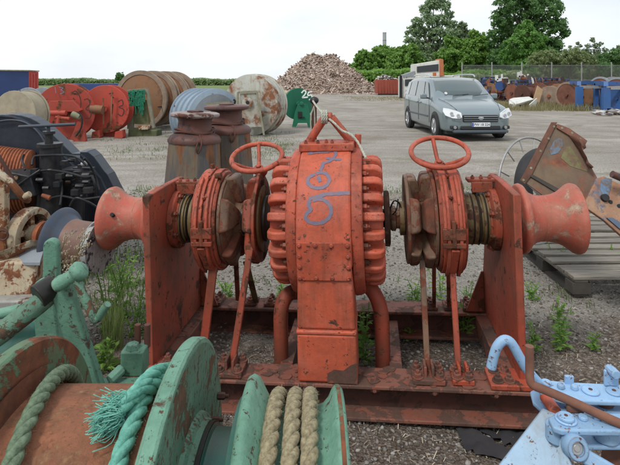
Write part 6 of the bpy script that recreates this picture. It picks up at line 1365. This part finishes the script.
for i, ((px, py), h_, n_, lf, lb) in enumerate(pl_):
    q = G(px, py); q.z = 0; plant(q, h_, n_, lf, lb, seed=100+i)
def grass(name, items, label, mat, wd=.003, seed=1):
    r = random.Random(seed); V, Fc = [], []
    for (x, y, n, h, sp) in items:
        for _ in range(n):
            a = r.uniform(0, 6.28); rr_ = sp*r.random()**.5; bx, by = x+rr_*math.cos(a), y+rr_*math.sin(a); q = r.uniform(0, 6.28); dx, dy = math.cos(q), math.sin(q); H_ = h*r.uniform(.4, 1.15); ln = H_*r.uniform(.1, .6); w_ = wd*r.uniform(.6, 1.4); k = len(V)
            V += [(bx-dy*w_, by+dx*w_, 0), (bx+dy*w_, by-dx*w_, 0), (bx+dx*ln*.35+dy*w_*.8, by+dy*ln*.35-dx*w_*.8, H_*.6), (bx+dx*ln*.35-dy*w_*.8, by+dy*ln*.35+dx*w_*.8, H_*.6), (bx+dx*ln, by+dy*ln, H_*.95), (bx+dx*ln+.0005, by+dy*ln, H_*.95)]
            Fc += [(k, k+1, k+2, k+3), (k+3, k+2, k+5, k+4)]
    o = put(name, npmesh(name, np.array(V), np.array(Fc), mat)); o['kind'] = 'stuff'; o['label'] = label; return o
M['drygrass'] = leafmat('dry_grass', (.20, .19, .08), (.30, .26, .13), (.38, .33, .18)); M['weedgrass'] = leafmat('weed_grass', (.16, .24, .07), (.24, .32, .10), (.36, .38, .18)); M['grass'] = leafmat('green_grass', (.07, .13, .03), (.12, .19, .05), (.19, .24, .08))
r_ = random.Random(77); it = []
for i in range(150): q = G(r_.uniform(490, 600), r_.uniform(103.5, 111)); it.append((q.x, q.y, 70, r_.uniform(.12, .45), .6))
for i in range(60): q = G(r_.uniform(340, 372)+r_.uniform(0, 60), r_.uniform(97, 101)); it.append((q.x, q.y, 24, .12, .8))
grass('dry_grass', it, 'dry yellow-green grass along the foot of the right drums', 'drygrass', .012, 3)
it = []
for i in range(130): q = G(r_.uniform(100, 300), r_.uniform(132, 160)); it.append((q.x, q.y, 14, r_.uniform(.03, .08), .3))
for i in range(40): q = G(r_.uniform(232, 290), r_.uniform(136, 158)); it.append((q.x, q.y, 22, r_.uniform(.04, .10), .3))
for i in range(50): q = G(r_.uniform(120, 300), r_.uniform(188, 200)); it.append((q.x, q.y, 14, r_.uniform(.03, .09), .15))
for i in range(50): q = G(r_.uniform(380, 500), r_.uniform(186, 198)); it.append((q.x, q.y, 10, r_.uniform(.03, .07), .15))
for i in range(90): q = G(r_.uniform(60, 160), r_.uniform(215, 340)); it.append((q.x, q.y, 14, r_.uniform(.03, .14), .1))
for i in range(60): q = G(r_.uniform(200, 620), r_.uniform(275, 320)); it.append((q.x, q.y, 8, r_.uniform(.02, .06), .08))
grass('grass', it, 'short green grass scattered over the yard gravel', 'grass', .004, 4)
q = G(113, 348); grass('grass_tuft', [(q.x, q.y, 110, .36, .06)], 'dense upright grass clump right of the green crank handle', 'weedgrass', .0025, 5)
# dry seed stalks by the left warping head
q = G(72, 330); t = thing('dry_weed', (q.x, 2.45, 0), 'dry branching seed stalks in front of the brown warping head', 'plant'); mb = MB(); ms = MB(); r_ = random.Random(14)
for s in range(9):
    tip = P(r_.uniform(60, 92), r_.uniform(234, 262), 2.45)-t.location; b = Vector((r_.uniform(-.03, .03), 0, 0)); pth = smoothpath([b, b.lerp(tip, .5)+Vector((r_.uniform(-.02, .02), 0, 0)), tip], 5); mb.tube(pth, .0018, 5)
    for i in range(16):
        p = pth[-1-r_.randint(0, 4)]; d = Vector((r_.gauss(0, 1), r_.gauss(0, 1), r_.uniform(.1, 1))).normalized()*r_.uniform(.02, .05); mb.tube([p, p+d], .0009, 4)
        for k in range(3): c_ = p+d*(.5+.25*k)+Vector([r_.gauss(0, .004) for _ in range(3)]); ms.box(c_, (.005, .004, .006))
mb.build('stalk', 'drygrass', t); o = ms.build('seed_heads', plain('seed_heads', (.38, .31, .22), (.28, .21, .14)), t); o['kind'] = 'stuff'
# black film scrap and white pebbles on the dirt, lower right
q = G(490, 448); mb = MB(); V = []; r_ = random.Random(3)
for j in range(7):
    for i in range(12): V.append((q.x-.12+i*.035, q.y-.08+j*.03+.02*math.sin(i), .012+.016*r_.random()))
mb.add(V, [(j*12+i, j*12+i+1, (j+1)*12+i+1, (j+1)*12+i) for j in range(6) for i in range(11) if (i+j) % 7]); o = mb.build('black_film', plain('black_film', (.03, .03, .035), (.05, .045, .045), rough=.6), smooth=80); tag(o, 'crumpled black plastic film on the dirt left of the blue machine', 'film')
print('faces', sum(len(m.polygons) for m in bpy.data.meshes))
